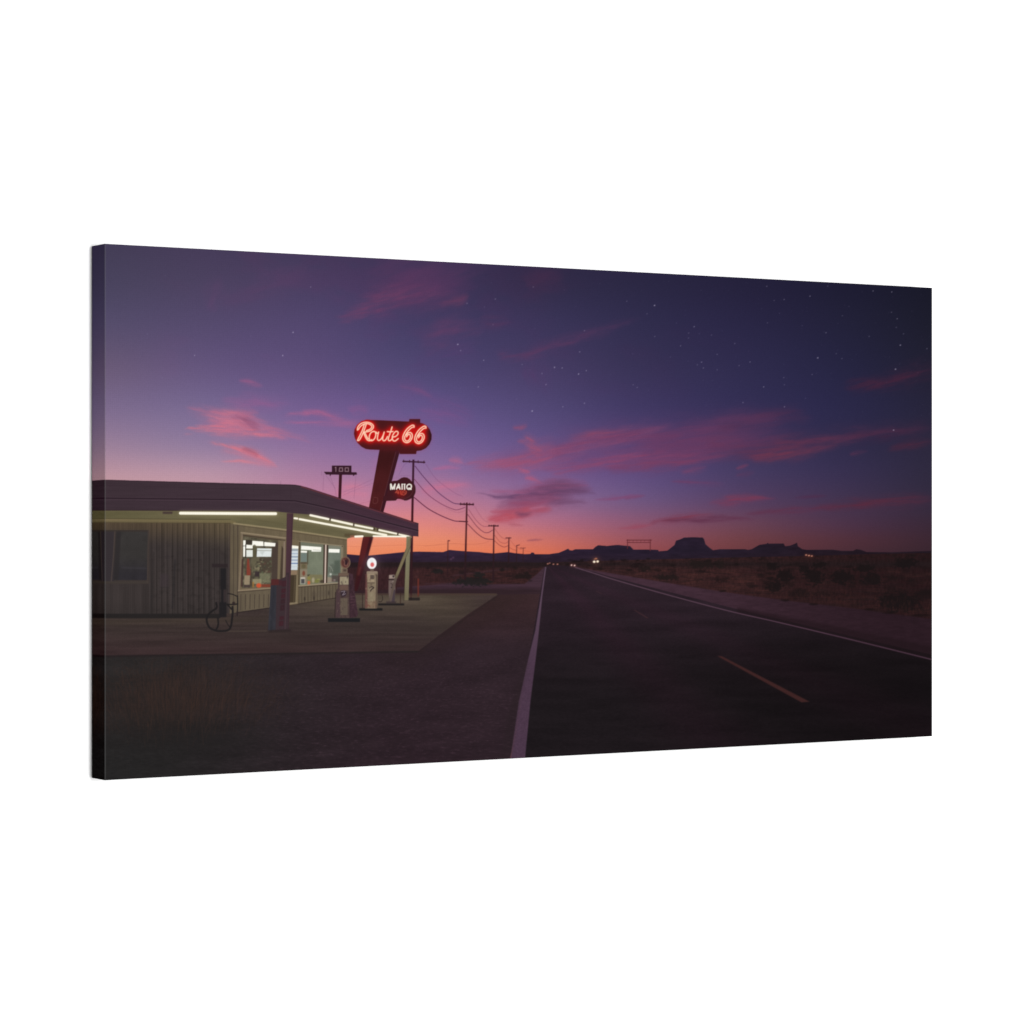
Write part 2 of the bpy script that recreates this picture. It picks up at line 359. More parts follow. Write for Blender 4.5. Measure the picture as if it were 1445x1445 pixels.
# dirt and gravel of the verge, below
dirt = part('printed_dirt_verge', None, 'dark gravel verge in front of the concrete forecourt')
def dirtc(X, Y):
    t = sm(150, 620, X); b = sm(900, 1090, Y)
    c = C(43,40,40)*(1-t)[..., None] + C(48,36,42)*t[..., None]
    up = sm(930, 845, Y)[..., None]*t[..., None]; c = c*(1-up)+C(58,40,43)*up
    c = c*(1-b*.55)[..., None] + (C(34,34,34)*(1-t)[..., None]+C(43,31,37)*t[..., None])*(b*.55)[..., None]  # left greys include the sheen on the print, mixed into the colour
    d = np.maximum(Y-800, 4)
    n = fbm(X/(d*.020+.5), Y/(d*.0085+.25), 60, 4); n2 = fbm((X+Y)/46., Y/13., 64, 4)
    sp = sm(.66, .8, n)*sm(900, 960, Y)
    c = c*(.72+.30*n[..., None]+.24*n2[..., None]) + C(30,21,26)*(sp*.42*sm(260,480,X))[..., None]
    br = (sm(40, 8, np.abs((X-703)*.58+(Y-839)*.81))*sm(1000, 860, Y))[..., None]
    return c*(1-.35*br)+C(44,34,32)*.35*br
poly([(138,836),(764,836),(764.3,838),(720,1070),(719,1110),(138,1110)], dirtc, dirt)
# side street behind the forecourt
sst = part('printed_side_street', None, 'grey purple side road running off to the left')
poly([(560,829),(640,823),(680,824.5),(740,824),(757,811),(768,800),(770,800),(764,838),(700,839),(560,839)], lambda X, Y: (C(64,45,55)*(1-sm(826,834,Y))[..., None]+C(51,36,42)*sm(826,834,Y)[..., None])*(.9+.2*fbm(X/20.,Y/2.,70,3))[..., None], sst, soft=.5)
poly([(480,833),(700,831),(745,834),(700,839),(480,839)], (48,34,38), sst, .7, .8)
line(600,823.5,680,822,1.4,(72,50,60),sst,.5,.5)
line(640,812,715,803,2.2,(70,50,60),None,.4,.7)
# shoulder on the right
gsh = part('printed_gravel_shoulder', None, 'pale purple gravel strip beside the right road edge')
gcol = lambda X, Y: (C(66,45,56)*(1-sm(860,1290,X))[..., None]+C(43,28,35)*sm(860,1290,X)[..., None])*(.88+.24*fbm(X/9.,Y/2.2,75,4))[..., None]
poly([(800,797.5),(828,803),(896,814.8),(954,824.5),(1040,838),(1110,847.5),(1200,858),(1324,875),(1324,935),(1040,866),(900,826),(812,801)], gcol, gsh, soft=.5)
# road
road = part('printed_road', None, 'dark two lane asphalt road running straight to the horizon')
def roadc(X, Y):
    t = sm(800, 1000, Y); r = sm(780, 1250, X)
    c = C(45,33,41)*(1-t)[..., None]+C(30,25,28)*t[..., None]
    c = c*(1-r*.75*sm(830,960,Y))[..., None]+C(19,15,17)*(r*.75*sm(830,960,Y))[..., None]
    d = np.maximum(Y-797, 2)
    u = (X-771)/d; lane = np.exp(-((u-.95)/.28)**2)+.7*np.exp(-((u-2.3)/.4)**2)
    c = c + C(5,1,3)*lane[..., None]
    n = fbm(X/(d*.012+.45), Y/(d*.006+.3), 80, 3)[..., None]; n2 = fbm(X/60., Y/9., 84, 4)[..., None]
    return c*(.70+.30*n+.28*n2)
poly([(768.6,799.5),(780,797.5),(805,798.5),(818,801.5),(868.5,815.5),(920,829),(1040,859.5),(1110,876),(1200,897.5),(1324,926),(1324,1060),(1100,1110),(722,1110),(722,1070)], roadc, road)
poly([(1040,857),(1040,864),(1324,934),(1324,914),(1180,884)], (33,22,26), road, .55, 1.5)
el = part('edge_line', road, 'broad worn white line along the left edge of the road')
poly([(769.2,800),(770.9,800),(765.4,840),(760.5,890),(756,929.5),(748.6,989),(741,1069),(738,1092),(714,1092),(720.4,1069),(732.4,989),(745.6,929.5),(755.3,890),(763.5,840)],
     lambda X, Y: (C(96,75,92)*(1-sm(810,960,Y))[..., None]+C(76,56,73)*sm(810,960,Y)[..., None])*(.86+.28*fbm(X/1.6,Y/1.2,88,4)*sm(840,1000,Y)+.14*(1-sm(840,1000,Y)))[..., None], el, .96, .25)
poly([(716,1110),(721,1069),(733,989),(746,929.5),(740,940),(716,1010),(700,1110)], (40,32,34), None, .3, 2.5)
er = part('edge_line', road, 'thin white line along the right edge of the road')
stroke([(812,800.8),(840,809.5),(868.5,818.5),(950,841.5),(1030,862.5),(1100,878.5),(1200,902.3),(1322,932.4)], 1.5, lambda X, Y: C(92,68,82)*(1-sm(850,1250,X))[..., None]+C(86,60,76)*sm(850,1250,X)[..., None], er, .85, True, .15)
for lab, pts, c, a in (('long faded orange dash nearest in the road', [(1012,925.6),(1018.5,926),(1142.5,990.2),(1131,991)], (68,39,38), .85),
               ('short faint dash in the middle of the road', [(893.6,860.6),(896,860.6),(915.6,872.2),(912.6,872.4)], (68,43,47), .7),
               ('tiny faint dash far along the road', [(840.4,834.2),(842,834.2),(850,837.6),(848,837.7)], (74,48,54), .6)):
    poly(pts, c, part('lane_dash', road, lab), a, .35)
# bushes
bush_spec = [(667,820.5,24,5.5,'wide dark green bush at the foot of the second pole'),(676,811,8,3,'small dark bush behind the wide green one'),(709,804,3.4,2.6,'round bush between the fourth pole and road'),
 (727.7,801,3,2.2,'tiny bush under the fifth pole'),(733,813,7,3.2,'brown scrub by the left road shoulder'),(744,812,6,4.5,'dark scrub at the left road shoulder'),(616.5,806,7,3,'scrub clump behind the red bollard'),
 (940,814.8,15,3.6,'flat dark bush near the right shoulder'),(911,802,8,4,'small bush under the sign gantry'),(983,796,10,5,'bush below the tall butte'),(999,796,7,5,'smaller bush below the tall butte'),(1016,796,8,5,'bush right of the tall butte'),
 (1090,799,8,5,'round bush below the spired mesa'),(1107,813,11,7,'shadowy brown bush in the scrub'),(1149,814,13,9,'large dark bush below the lit house'),(1188,814,13,9,'large dark bush right of the lit house'),(1157,798,9,4,'low bush under the lit house'),
 (1134,803,7,4.5,'small bush left of the lit house'),(1221,802,12,5,'wide bush in the right scrub'),(1230,818,14,7,'brown bush in the right scrub'),(1277,795,16,6,'dark thicket near the right edge of the print'),
 (1269,850,25,11,'biggest dark bush beside the right shoulder'),(1094,828,10,6,'low brown bush by the shoulder')]
for k, (x, y, rx, ry, lab) in enumerate(bush_spec):
    col = (32,31,31) if x < 700 else ((33,26,26) if x < 1050 else (26,21,22))
    blob(x, y, rx*1.1, ry*1.1, col, part('printed_bush', None, lab), .84, .34, .8, 100+k)
rn = random.Random(9)
for k in range(130):
    x = rn.uniform(800, 1318); top = 790-(x-800)*.014; bot = 800+(x-800)*.135
    y = top + (bot-top-3)*rn.random()**1.5; s = .5+(y-top)/40
    blob(x, y, rn.uniform(4,9)*s, rn.uniform(1.5,3.2)*s, (28,21,22), None, rn.uniform(.3,.65), .5, .9, 200+k)
for k in range(40):
    x = rn.uniform(595, 757); y = rn.uniform(796, 820 if x > 640 else 818)
    blob(x, y, rn.uniform(2,7), rn.uniform(.9,2.0), (34,26,28), None, rn.uniform(.25,.55), .5, .5, 300+k)
for k in range(900):                                   # dry grass blades of the right verge
    x = rn.uniform(980, 1316); bot = 829+(x-980)*.128; y = bot-abs(rn.gauss(0, 10)); hgt = rn.uniform(2, 6.5)*(.4+(x-980)/420)
    line(x, y, x+rn.uniform(-1.5,1.5), y-hgt, .7, rn.choice([(72,41,37),(60,35,33),(48,29,29),(30,22,23)]), None, rn.uniform(.15,.42))
for x, y, w in ((1148,852.5,6),(1227,860,7),(1108,847,6),(1255,865,8),(1300,868,14),(1020,834,5)):
    blob(x, y, w, 1.6, (26,19,20), None, .7, .5, .3, int(x))
# dry grass, bottom left
blob(262, 982, 105, 40, (54,41,38), None, .5, .7, .7, 77); blob(210, 1010, 70, 30, (48,38,36), None, .35, .7, .7, 78); blob(265, 1040, 95, 28, (33,31,31), None, .5, .7, .6, 79)
for k in range(1900):
    x = rn.gauss(255, 58); y = rn.gauss(994, 24)
    if x < 140 or x > 400: continue
    hh = rn.uniform(8, 30); lean = (x-250)*.06+rn.uniform(-5, 5)
    stroke([(x,y),(x+lean*.4,y-hh*.6),(x+lean,y-hh)], .7, rn.choice([(72,50,42),(62,45,38),(56,42,38),(32,30,30),(36,32,31)]), None, rn.uniform(.08,.34))

# lights far down the road
car = part('printed_car_lights', None, 'glowing headlights of a vehicle beside the road')
glow(840.5,791.5,6,(150,90,70),.35); blob(838.6,792.7,1.8,1.6,(255,240,215),car,1,.4); blob(843.3,792.3,1.7,1.6,(255,236,208),car,1,.4)
line(838.5,789,842.5,788.5,.8,(230,160,110),car,.8); glow(841,788,1.2,(220,130,90),.6)
car2 = part('printed_car_lights', None, 'pair of small white headlights on the road')
for x, y in ((806.5,797.5),(810.8,798.0)): glow(x,y,2.6,(140,80,80),.5); blob(x,y,1.05,1.05,(240,204,194),car2,1,.5)
car3 = part('printed_car_lights', None, 'faint row of lights at the road vanishing point')
for x, y, a in ((773,795.6,.7),(775.6,794.6,.6),(781,796.2,.75),(786.7,796.2,.8)): blob(x,y,1.2,.9,(214,140,124),car3,a,.6)
hs = part('printed_far_house', None, 'tiny lit house on the plain under the mesa')
for x, y, r in ((1137.6,783.2,1.2),(1141.6,784,1.3),(1145.6,784.6,1.1)): glow(x,y,2.4,(140,70,50),.35); blob(x,y,r*1.1,r*.7,(206,142,118),hs,.9,.5)
for x, y in ((636.5,789),(639.5,786.8)): glow(x,y,1.4,(120,80,110),.5)

# gantry
gan = part('printed_sign_gantry', None, 'thin steel gantry standing against the sunset')
gc = (96,42,48)
for a in ((884.6,762.2,919.6,762.2,1.2),(885,765.6,918,765.6,1.0),(885.5,761.5,885.5,774,1.2),(917.6,761.5,917.6,777,1.2)): line(*a, gc, gan, .9)
for k in range(6): line(888+k*5.4,762.4,888+k*5.4,765.6,.6,gc,gan,.6)

# ------------------------------------------------------------------ poles and wires
wr = part('printed_power_line', None, 'drooping wires strung from pole to pole')
def wire(pts, w=1.0, a=.8, c=(96,48,78)): stroke(pts, w, c, wr if a > .6 else None, a)
wire([(585.8,657.8),(597,672),(609.4,685.8),(622,698),(638.7,709.3),(649,711.4)], 1.1, .85, (84,46,84))
wire([(584.5,676),(603,697),(622,710.7),(637.8,717.9),(645.5,719.4),(656,716)], 1.0, .8, (112,54,84))
wire([(584.5,702),(603,717),(622,727.5),(639.7,734.6),(648.4,735.7)], 1.3, .9, (92,40,64))
wire([(600.7,654.7),(615.7,676),(640,694.5),(652,700)], .8, .35, (112,64,104))
wire([(630,717),(644.5,723),(656,721)], .8, .3, (130,66,92))
wire([(661.5,719),(670.7,732.6),(680.4,741.8),(689,742.8)], .9, .65, (132,66,86))
wire([(660,726),(672.6,742.3),(682.3,750.6),(689,751.5),(695,748)], 1, .8, (112,52,70))
wire([(660,739.4),(673.6,753),(684.3,759.8),(695.4,761.2)], 1.1, .85, (104,46,58))
wire([(669.7,714),(678.4,728.8),(684.3,735),(689,737)], .8, .35, (132,66,92))
wire([(698.3,746),(706.5,757),(714.3,761.2)], .8, .6, (150,74,76)); wire([(697.8,755),(705.6,764.6),(713.3,766.5),(717,764)], .8, .65, (150,70,70)); wire([(697.8,763),(704.6,769),(711.4,771.9),(717,770)], .9, .75, (132,60,60))
wire([(719.6,761.2),(727,771),(729,771)], .7, .5, (160,76,70)); wire([(718.7,772.4),(724,775.5),(728,776.7)], .8, .6, (150,66,60)); wire([(730,772),(734,775),(738,774.5)], .7, .5, (150,66,60)); wire([(738.5,776),(744,778),(749,778.5)], .7,.35,(160,70,60))
wire([(600,770.5),(637,767.2),(659,768.3),(680,767),(690,763.6)], .8, .4, (176,92,76))
wire([(489,770.5),(505,771.5),(530,770.5),(575,769),(600,770)], .7, .35, (190,100,80))
wire([(483.7,694.5),(503,687),(526,676)], .7, .32, (128,80,118)); wire([(483.7,699),(505,690),(528,681)], .7, .25, (128,80,118)); wire([(505,712),(515,709),(522,707)], .7, .28, (150,80,110)); wire([(563,670),(569,658),(574,653)], .7, .3, (100,66,110))
wire([(554,675),(560,674.5),(568,676)], .7, .3, (100,66,110)); wire([(559,672),(572,671),(581,672)], .7,.25,(100,66,110))
def pole(lab, x0, y0, x1, y1, w, col, arm=None, aw=1.6, low=None, a=1):
    p = part('printed_utility_pole', None, lab)
    poly([(x0-w*.42,y0),(x0+w*.42,y0),(x1+w*.55,y1),(x1-w*.55,y1)], col, p, a)
    if arm:
        c = part('crossarm', p); line(*arm, aw, col(np.zeros((1,1),np.float32), np.full((1,1),y0,np.float32))[0,0]*255 if callable(col) else col, c, a)
        for t in (.03,.3,.7,.97):
            x = arm[0]+(arm[2]-arm[0])*t; y = arm[1]+(arm[3]-arm[1])*t; line(x, y-aw*.9, x, y+aw*.5, aw*.75, (66,34,50) if aw > 1.2 else (110,50,56), c, a*.8)
    if low: line(*low, aw*.8, (80,36,48), p, a)
pc = lambda X, Y: C(60,30,50)*(1-sm(650,740,Y))[..., None]+C(70,28,34)*(sm(650,740,Y)*(1-sm(776,786,Y)))[..., None]+C(44,28,32)*sm(776,786,Y)[..., None]
pole('tallest utility pole beside the neon sign', 583.4,648.5,579.6,846,3.4,pc,(568.8,651,599.2,652.4),2.0)
pole('second utility pole rising from the wide green bush', 658.8,709,656.2,818,2.5,pc,(649.4,711.4,668.2,712),1.9,(648.4,735.6,659.8,736.2))
pole('third utility pole along the desert', 697,740.4,696,820,2.1,pc,(689.6,742,703.2,742.2),1.3)
pole('fourth utility pole along the desert', 718.2,758.3,717.6,795,1.7,pc,(713.8,759.2,721,759.2),1.0)
pole('fifth, short utility pole near the vanishing point', 729.2,769.6,728.8,793,1.2,pc,(728.6,770,733,769),.8,None,.85)
pole('smallest utility pole nearest the vanishing point', 738.4,773,738,793,1.0,pc,(734,773.3,741.4,773.3),.7,None,.7)
pole('lone bent pole standing left of the row', 632.2,762.6,631.4,814,1.4,pc,(632,763,634.6,763.2),.9,None,.85)

# ------------------------------------------------------------------ neon sign on its leaning pylon
neon = part('printed_neon_sign', None, 'red capsule neon sign on a leaning pylon')
py_id = part('sign_pylon', neon)
pyc = lambda X, Y: C(74,29,31)*(1-.18*sm(690,640,Y))[..., None]*(.93+.14*fbm(X/7.,Y/16.,130,3))[..., None]
poly([(536,632),(559,632),(536.6,722),(519.6,722)], pyc, py_id)
poly([(558.6,632),(565.6,632),(541,723),(536.4,723)], (58,25,33), py_id)
line(558.6,638,536.6,721,1.0,(92,50,52),py_id,.7)
stroke([(527.5,702),(532.5,702.5),(533,707.5),(530,710.5),(526.5,709.5),(526.8,704)],1.0,(108,62,60),py_id,.55)
poly([(513,753),(527.2,753),(520,783),(511.5,808),(504,834),(500,834),(502,815),(506,792)], lambda X, Y: C(84,32,34)*(1-sm(775,815,Y))[..., None]+C(58,28,30)*sm(775,815,Y)[..., None], py_id)
poly([(522,757),(527.2,757),(520,783),(511.5,808),(504,834),(502,834),(507,810),(515,785)], (56,25,31), py_id, .85, .6)
poly([(506.5,800),(510.5,800),(507.5,812),(504,812)], (112,54,50), None, .4, .8)
cap = [(517,592.2),(510,594.5),(504,599.5),(500.3,606),(499.4,612),(501,619),(504.5,625),(510,630.3),(516,633.5),(521.5,634.4),(540,634.9),(563.8,636),(564,640.7),(587.2,640.7),(588,636.4),(594,635.8),(601,632.5),(606,627),(609,620),(609.2,613.5),(606.5,606),(602,600.5),(596,597.2),(593,596.6),(593,591.2),(577.7,591.2),(577.2,594.8)]
cab = part('sign_cabinet', neon)
gl = pmask(cap, 3.2); paint(gl[0], gl[1]*.16, (200,40,60))
poly(cap, lambda X, Y: C(74,25,28)*(1-sm(600,608,X))[..., None]+C(52,23,28)*sm(600,608,X)[..., None], cab)
Z = lambda pts: [(490+x/11.115, 580+y/11.115) for x, y in pts]
six_o = [(1048,256),(1046,228),(1012,226),(945,275),(895,345),(872,415),(884,470),(932,496),(985,472),(1018,415),(1016,362),(985,336),(950,348),(925,380)]
six_i = [(1032,252),(1000,268),(945,325),(910,385),(900,430),(915,462),(945,470),(980,440),(992,395),(978,366),(955,372),(930,405)]
tubes = [ [(160,300),(166,255),(205,205),(270,178),(345,182),(402,218),(408,262),(372,305),(310,326),(255,328)], [(268,205),(238,300),(195,390),(160,462)], [(296,212),(262,310),(225,395),(190,455),(165,465)],
 [(172,292),(215,235),(280,200),(345,205),(382,235),(380,262),(350,290),(300,308)], [(256,335),(282,400),(315,452),(352,466),(385,450)], [(275,335),(305,400),(332,440)],
 [(415,318),(372,340),(345,400),(355,452),(392,464),(430,430),(448,375),(440,330),(415,318)],[(455,330),(462,350),(478,345)],
 [(492,330),(478,390),(474,440),(495,462),(530,440),(562,385),(580,330)], [(580,330),(562,400),(556,445),(575,466),(605,450),(632,400)],
 [(704,250),(682,320),(655,400),(642,445),(660,466),(690,452),(712,420)], [(628,322),(670,326),(718,322)],
 [(715,408),(755,400),(790,370),(798,335),(775,318),(742,335),(712,385),(706,430),(722,464),(755,468),(800,432)],
 six_o, six_i, [(x+186,y+15) for x, y in six_o], [(x+186,y+15) for x, y in six_i] ]
b = box(495, 585, 614, 645); i0, i1, j0, j1 = b
tm = np.zeros((j1-j0, i1-i0), np.float32)
Xn, Yn = np.meshgrid(gx[i0:i1], gy[j0:j1])
for t in tubes:
    tm = np.maximum(tm, np.clip((.84-dist(curve(Z(t), 8), Xn, Yn))*S*.9+.4, 0, 1))
capm = np.zeros_like(tm); cb, cm = pmask(cap)
capm[cb[2]-j0:cb[3]-j0, cb[0]-i0:cb[1]-i0] = cm
g1 = np.clip(gauss(tm, 8)*3.9, 0, 1); g2 = np.clip(gauss(tm, 3.5)*1.8, 0, 1)
paint(b, np.clip(g1*1.0, 0, .95)*capm, (196,20,20)); paint(b, g2*.6*capm, (226,38,30)); paint(b, np.clip(gauss(tm, 16)*.5, 0, 1)*(1-capm)*.25, (200,40,50))
let = part('neon_lettering', neon, 'pale pink glowing script letters and numerals')
paint(b, np.clip(gauss(tm, .9)*.8, 0, 1), (228,100,78)); paint(b, tm*.97, (255,212,184), let, .4)
# hanging white lettered panel
mp = part('hanging_panel', neon, 'small dark panel with white capital letters')
MZ = lambda pts: [(540+x/24.08, 660+y/24.08) for x, y in pts]
mo = [(552,679.5),(556,678.4),(560,678.3),(563.3,676.6),(566.6,674.3),(570.3,673.3),(574.5,673.9),(578.2,676.2),(581.5,680),(584.9,684.5),(586,689),(585.7,695.3),(583.2,700.3),(579,703.6),(574,705.7),(570.7,705.9),(567.4,704.9),(564.5,704.1),(560.8,704),(558.3,706.5),(544.6,706.9),(545,700)]
poly(mo, (64,27,33), mp); stroke(mo[8:16], 1.2, (48,24,30), mp, .7); stroke(MZ([(1020,640),(1030,750),(990,880),(900,980),(760,1040),(640,1020)]), .8, (98,58,62), mp, .6)
poly([(541,700),(556,700),(558,706),(540,707)], (64,28,34), mp)
glow(565.5,695,7,(150,24,22),.75)
for t in ([(275,735),(272,560)],[(285,560),(335,725)],[(335,725),(420,560)],[(420,560),(395,725)],[(470,725),(545,560)],[(545,560),(590,725)],[(500,675),(580,675)],[(660,565),(660,730)],[(745,565),(745,730)],[(645,560),(770,560)],
          [(900,560),(835,600),(825,680),(870,730),(930,725),(970,670),(965,590),(900,560)],[(895,690),(965,735)]):
    stroke(MZ(t), 1.0 if t[0] == (645,560) else 1.95, (240,236,224), part('panel_letters', neon, 'white capitals on the hanging panel') if t[0] == (275,735) else len(PARTS)-1, .96, len(t) > 2)
for t in ([(430,850),(500,770),(480,850),(540,850)],[(540,790),(530,890)],[(620,780),(600,860),(640,920)],[(720,780),(650,850),(700,930),(790,880),(800,800),(720,780)],[(700,850),(770,860)]):
    stroke(MZ(t), 1.2, (206,92,70), None, .7, True, .2)
# number sign
ns = part('printed_number_sign', None, 'dark number sign on a post above the roof')
nd = (54,28,40)
poly([(478.4,668),(482.8,668),(481.3,704),(477.4,704)], (60,26,34), ns)
rect(468.3,657,496,667,nd,ns); poly([(456.9,665.7),(503,666.4),(504,669.6),(500,670.2),(460,669.6)], nd, ns)
for x in (466,499): rect(x-.7,669,x+.7,671.5,nd,ns)
dg = part('sign_digits', ns)
for t in ([(473,660),(474,659.2),(474,665.4)],[(483.2,660.2),(479.2,660.2),(478.6,665),(483.6,665),(483.2,660.2)],[(487.2,660.2),(491.6,660.2),(491.8,665.2),(487,665.2),(487.2,660.2)]):
    stroke(t, 1.15, (158,128,136), dg, .85, False)
for t in ([(456.8,669),(456.5,680),(455.8,692)],[(460,671),(468,682),(473,689)],[(465.7,671),(470,683),(473.5,693),(474.5,700)],[(502.5,670),(501,686),(499.5,703)],[(454,665),(454,671)]): stroke(t, .7, (122,78,110), None, .38)

# ------------------------------------------------------------------ concrete forecourt
con = part('printed_forecourt', None, 'pale concrete forecourt under the lit canopy')
def conc(X, Y):
    c = C(58,44,45) + 0*X[..., None]
    t = sm(930, 880, Y)[..., None]; c = c*(1-t)+C(60,50,48)*t
    t = (sm(886, 838, Y)*sm(350, 470, X)*sm(715, 590, X))[..., None]; c = c*(1-t)+C(86,75,64)*t
    t = (sm(715,640,X)*sm(905,842,Y)*sm(560,640,X))[..., None]; c = c*(1-.6*t)+C(78,67,56)*.6*t
    for (ox, oy, orx, ory, oa) in ((560,872,40,3,.10),(430,880,46,4,.12),(520,896,30,3,.08),(640,852,26,2.4,.10)):
        g = (np.exp(-((X-ox)/orx)**2-((Y-oy)/ory)**2)*oa)[..., None]; c = c*(1-g)+C(40,32,32)*g
    st = (sm(600, 700, X)*sm(890, 840, Y))[..., None]; c = c*(1-.6*st)+C(64,50,50)*.6*st
    b1 = (np.exp(-((Y-876-(X-250)*-.02)/5.)**2)*sm(420,330,X))[..., None]; c = c*(1-.4*b1)+C(72,62,52)*.4*b1
    n = fbm(X/70., Y/3.2, 140, 4)[..., None]; return c*(.86+.28*n)*(.95+.1*fbm(X/1.5,Y/1.2,142,2))[..., None]
poly([(138,866),(330,862),(489,838.3),(703.5,838.8),(660,867),(620,896),(590,919),(400,922),(138,926.5)], conc, con)
line(703.5,839.5,592,919,1.4,(40,32,32),None,.5,.7)
for k in range(60):
    tt = rn.random(); blob(703.5-111.5*tt+rn.gauss(1.5,1.6), 839+80*tt+rn.gauss(.8,1.0), rn.uniform(1.2,3.4), rn.uniform(.5,1.2), (46,35,36), None, rn.uniform(.3,.7), .5, .5, k); line(148,926.2,590,919.6,1.0,(40,34,35),None,.45,.4); line(494,838.6,700,838.8,1.0,(70,56,50),None,.5,.4)
line(317,890.8,379,890.2,1.1,(92,80,68),None,.55,.3)
poly([(386,890),(408,888),(520,905),(470,915)], (46,34,37), None, .25, 4)

# ------------------------------------------------------------------ station
st = part('printed_gas_station', None, 'low white boarded filling station with a lit canopy')
def wallL(X, Y):                                     # boarded end wall
    c = C(61,54,53)+0*X[..., None]
    t = sm(775, 736, Y)[..., None]; c = c*(1-t)+C(84,71,57)*t
    k = (sm(215,330,X)*sm(790,736,Y))[..., None]; c = c*(1-.5*k)+C(104,91,69)*.5*k
    k = sm(840, 866, Y)[..., None]; c = c*(1-.3*k)+C(50,45,44)*.3*k
    ph = ((X-210)*.135) % 1.0; bd = np.exp(-((ph-.5)/.12)**2)
    c = c*(1-.15*bd[..., None]*sm(206,214,X)[..., None]+.13*np.exp(-((ph-.22)/.09)**2)[..., None]*sm(206,214,X)[..., None])
    ph2 = ((X-148)*.32) % 1.0; c = c*(1-.06*np.exp(-((ph2-.5)/.15)**2)[..., None])
    n = fbm(X/3.2, Y/60., 150, 3)[..., None]; n2 = fbm(X/7., Y/5., 153, 4)
    sp = (sm(.5,.8,n2)*sm(745,790,Y)*sm(205,225,X))[..., None]
    return (c*(.84+.26*n))*(1-.10*sp)
poly([(138,734),(333,734),(333,865),(138,868)], wallL, st)
rect(138,866,311,872.5,(38,35,35),st,.95,.5)
def wallR(X, Y):
    u = (X-333)/157.; c = C(105,93,73)+0*X[..., None]
    t = sm(758, 842, Y)[..., None]; c = c*(1-t)+C(99,88,72)*t
    k = sm(350, 336, X)[..., None]; c = c*(1-.35*k)+C(84,74,62)*.35*k
    return c*(.93+.14*fbm(X/2.5, Y/18., 156, 3))[..., None]
poly([(325,736),(333,736),(489.6,758),(489.8,841),(472.8,843.5),(419.7,852),(378,857.7),(335,864),(324,866)], wallR, st)
for x, w, c in ((324.6,1.0,(70,58,52)),(329.8,.9,(66,56,50)),(335.6,1.1,(62,52,48))): line(x,742,x-.5,864,w,c,st,.75)
for k, x in enumerate(np.linspace(340, 379, 7)): line(x,839,x-.4,861-(x-340)*.13,.9,(62,52,47),st,.85)
for k, x in enumerate(np.linspace(421.5, 474, 13)):
    line(x,829-(x-421)*.06,x,851-(x-421)*.15,.9,(68,58,48),st,.75 if k%3 else .9)
for x, y in ((443,844),(430,845),(464,837)): blob(x,y,1.2,3,(50,42,38),None,.7,.6,.3,int(x))
stroke([(335,864.3),(378,858.2),(400,855)],1.2,(44,36,36),st,.8,False); stroke([(419.7,852.5),(472.8,844),(489,841.5)],1.2,(52,42,38),st,.8,False)
blob(443,840,3,6,(60,50,46),None,.25,.6,.4,9)
poly([(449,834),(470,832),(470,840),(449,843)],(86,76,66),None,.35,.8)
# dark window of the end wall
def awin(lab): return part('window', st, lab)
wA = awin('dark unlit window in the end wall')
rect(138,748,210.5,824,(62,54,51),wA,1,.3); rect(138,750.4,161,820,(54,48,51),wA,1,.3)
poly([(164.5,750.5),(208.6,750.5),(207.4,818.6),(160.5,818.6)], lambda X, Y: (C(56,53,52)*(1-sm(780,815,Y))[..., None]+C(47,44,48)*sm(780,815,Y)[..., None])*(.92+.16*fbm(X/9.,Y/8.,160,3))[..., None], wA, 1, .3)
poly([(163.5,750.5),(171,750.5),(167,818.6),(159.5,818.6)], (46,42,43), wA, .75, .8); line(172,801,206,802,2,(66,62,68),wA,.4,.6)
stroke([(162,749),(160,786),(157,820)],1.7,(74,64,60),wA,.8,False); line(140,821.8,209,821.8,2.2,(64,57,53),wA,.9); line(140,749.2,208,749.2,1.1,(46,42,40),wA,.7); line(209.5,749,208,822,1.4,(70,60,56),wA,.8)
rect(212,826,217,866,(50,45,44),None,.35,1.5); line(217,780,212,866,2.6,(46,42,42),None,.45,.8); line(247,790,243,858,2.4,(40,38,40),None,.55,.8)
rect(226,810,238,828,(62,52,58),None,.4,1); line(226,829,238,829,1,(46,42,44),None,.5,.4); blob(236,786,4,3,(50,44,46),None,.4,.5,.4,4)
# soffit
sof = part('soffit', st, 'yellowish lit underside of the canopy')
def sofc(X, Y):
    c = C(101,94,69)+0*X[..., None]; t = sm(250,140,X)[..., None]; c = c*(1-t)+C(94,88,62)*t
    k = (np.exp(-((X-360)/80.)**2)*sm(742,726,Y))[..., None]; c = c*(1-.4*k)+C(122,112,80)*.4*k
    return c*(.95+.1*fbm(X/20.,Y/3.,165,3))[..., None]
poly([(138,719),(391,719),(413,722),(436,724),(578,754),(578,757.6),(500,757.4),(489.6,759.8),(403,747),(333,737.8),(325,736),(138,733)], sofc, sof)
poly([(138,731.5),(325,734),(333,736),(333,740),(325,738.8),(138,737.5)], (116,104,74), st, .85, .3)
for y, c in ((732.3,(74,66,48)),(737.6,(70,60,46))): line(138,y-.6,325,y+.8,1.0,c,None,.7,.2)
stroke([(330,738.6),(403,747.6),(489.4,760)],2.1,(150,136,104),st,.85,False); stroke([(333,741.2),(403,750),(489.4,762)],1.0,(82,70,54),st,.7,False)
poly([(486,753),(513,753),(513,756),(502,758),(486,757.5)], (84,72,52), None, .8, .5); rect(494,755.6,500.5,757.8,(150,92,72),None,.8,.2)
line(360,733,400,739,.8,(88,80,58),None,.5); line(330,729,430,746,.8,(90,82,58),None,.35); line(430,738,430,750,.8,(90,82,58),None,.35)
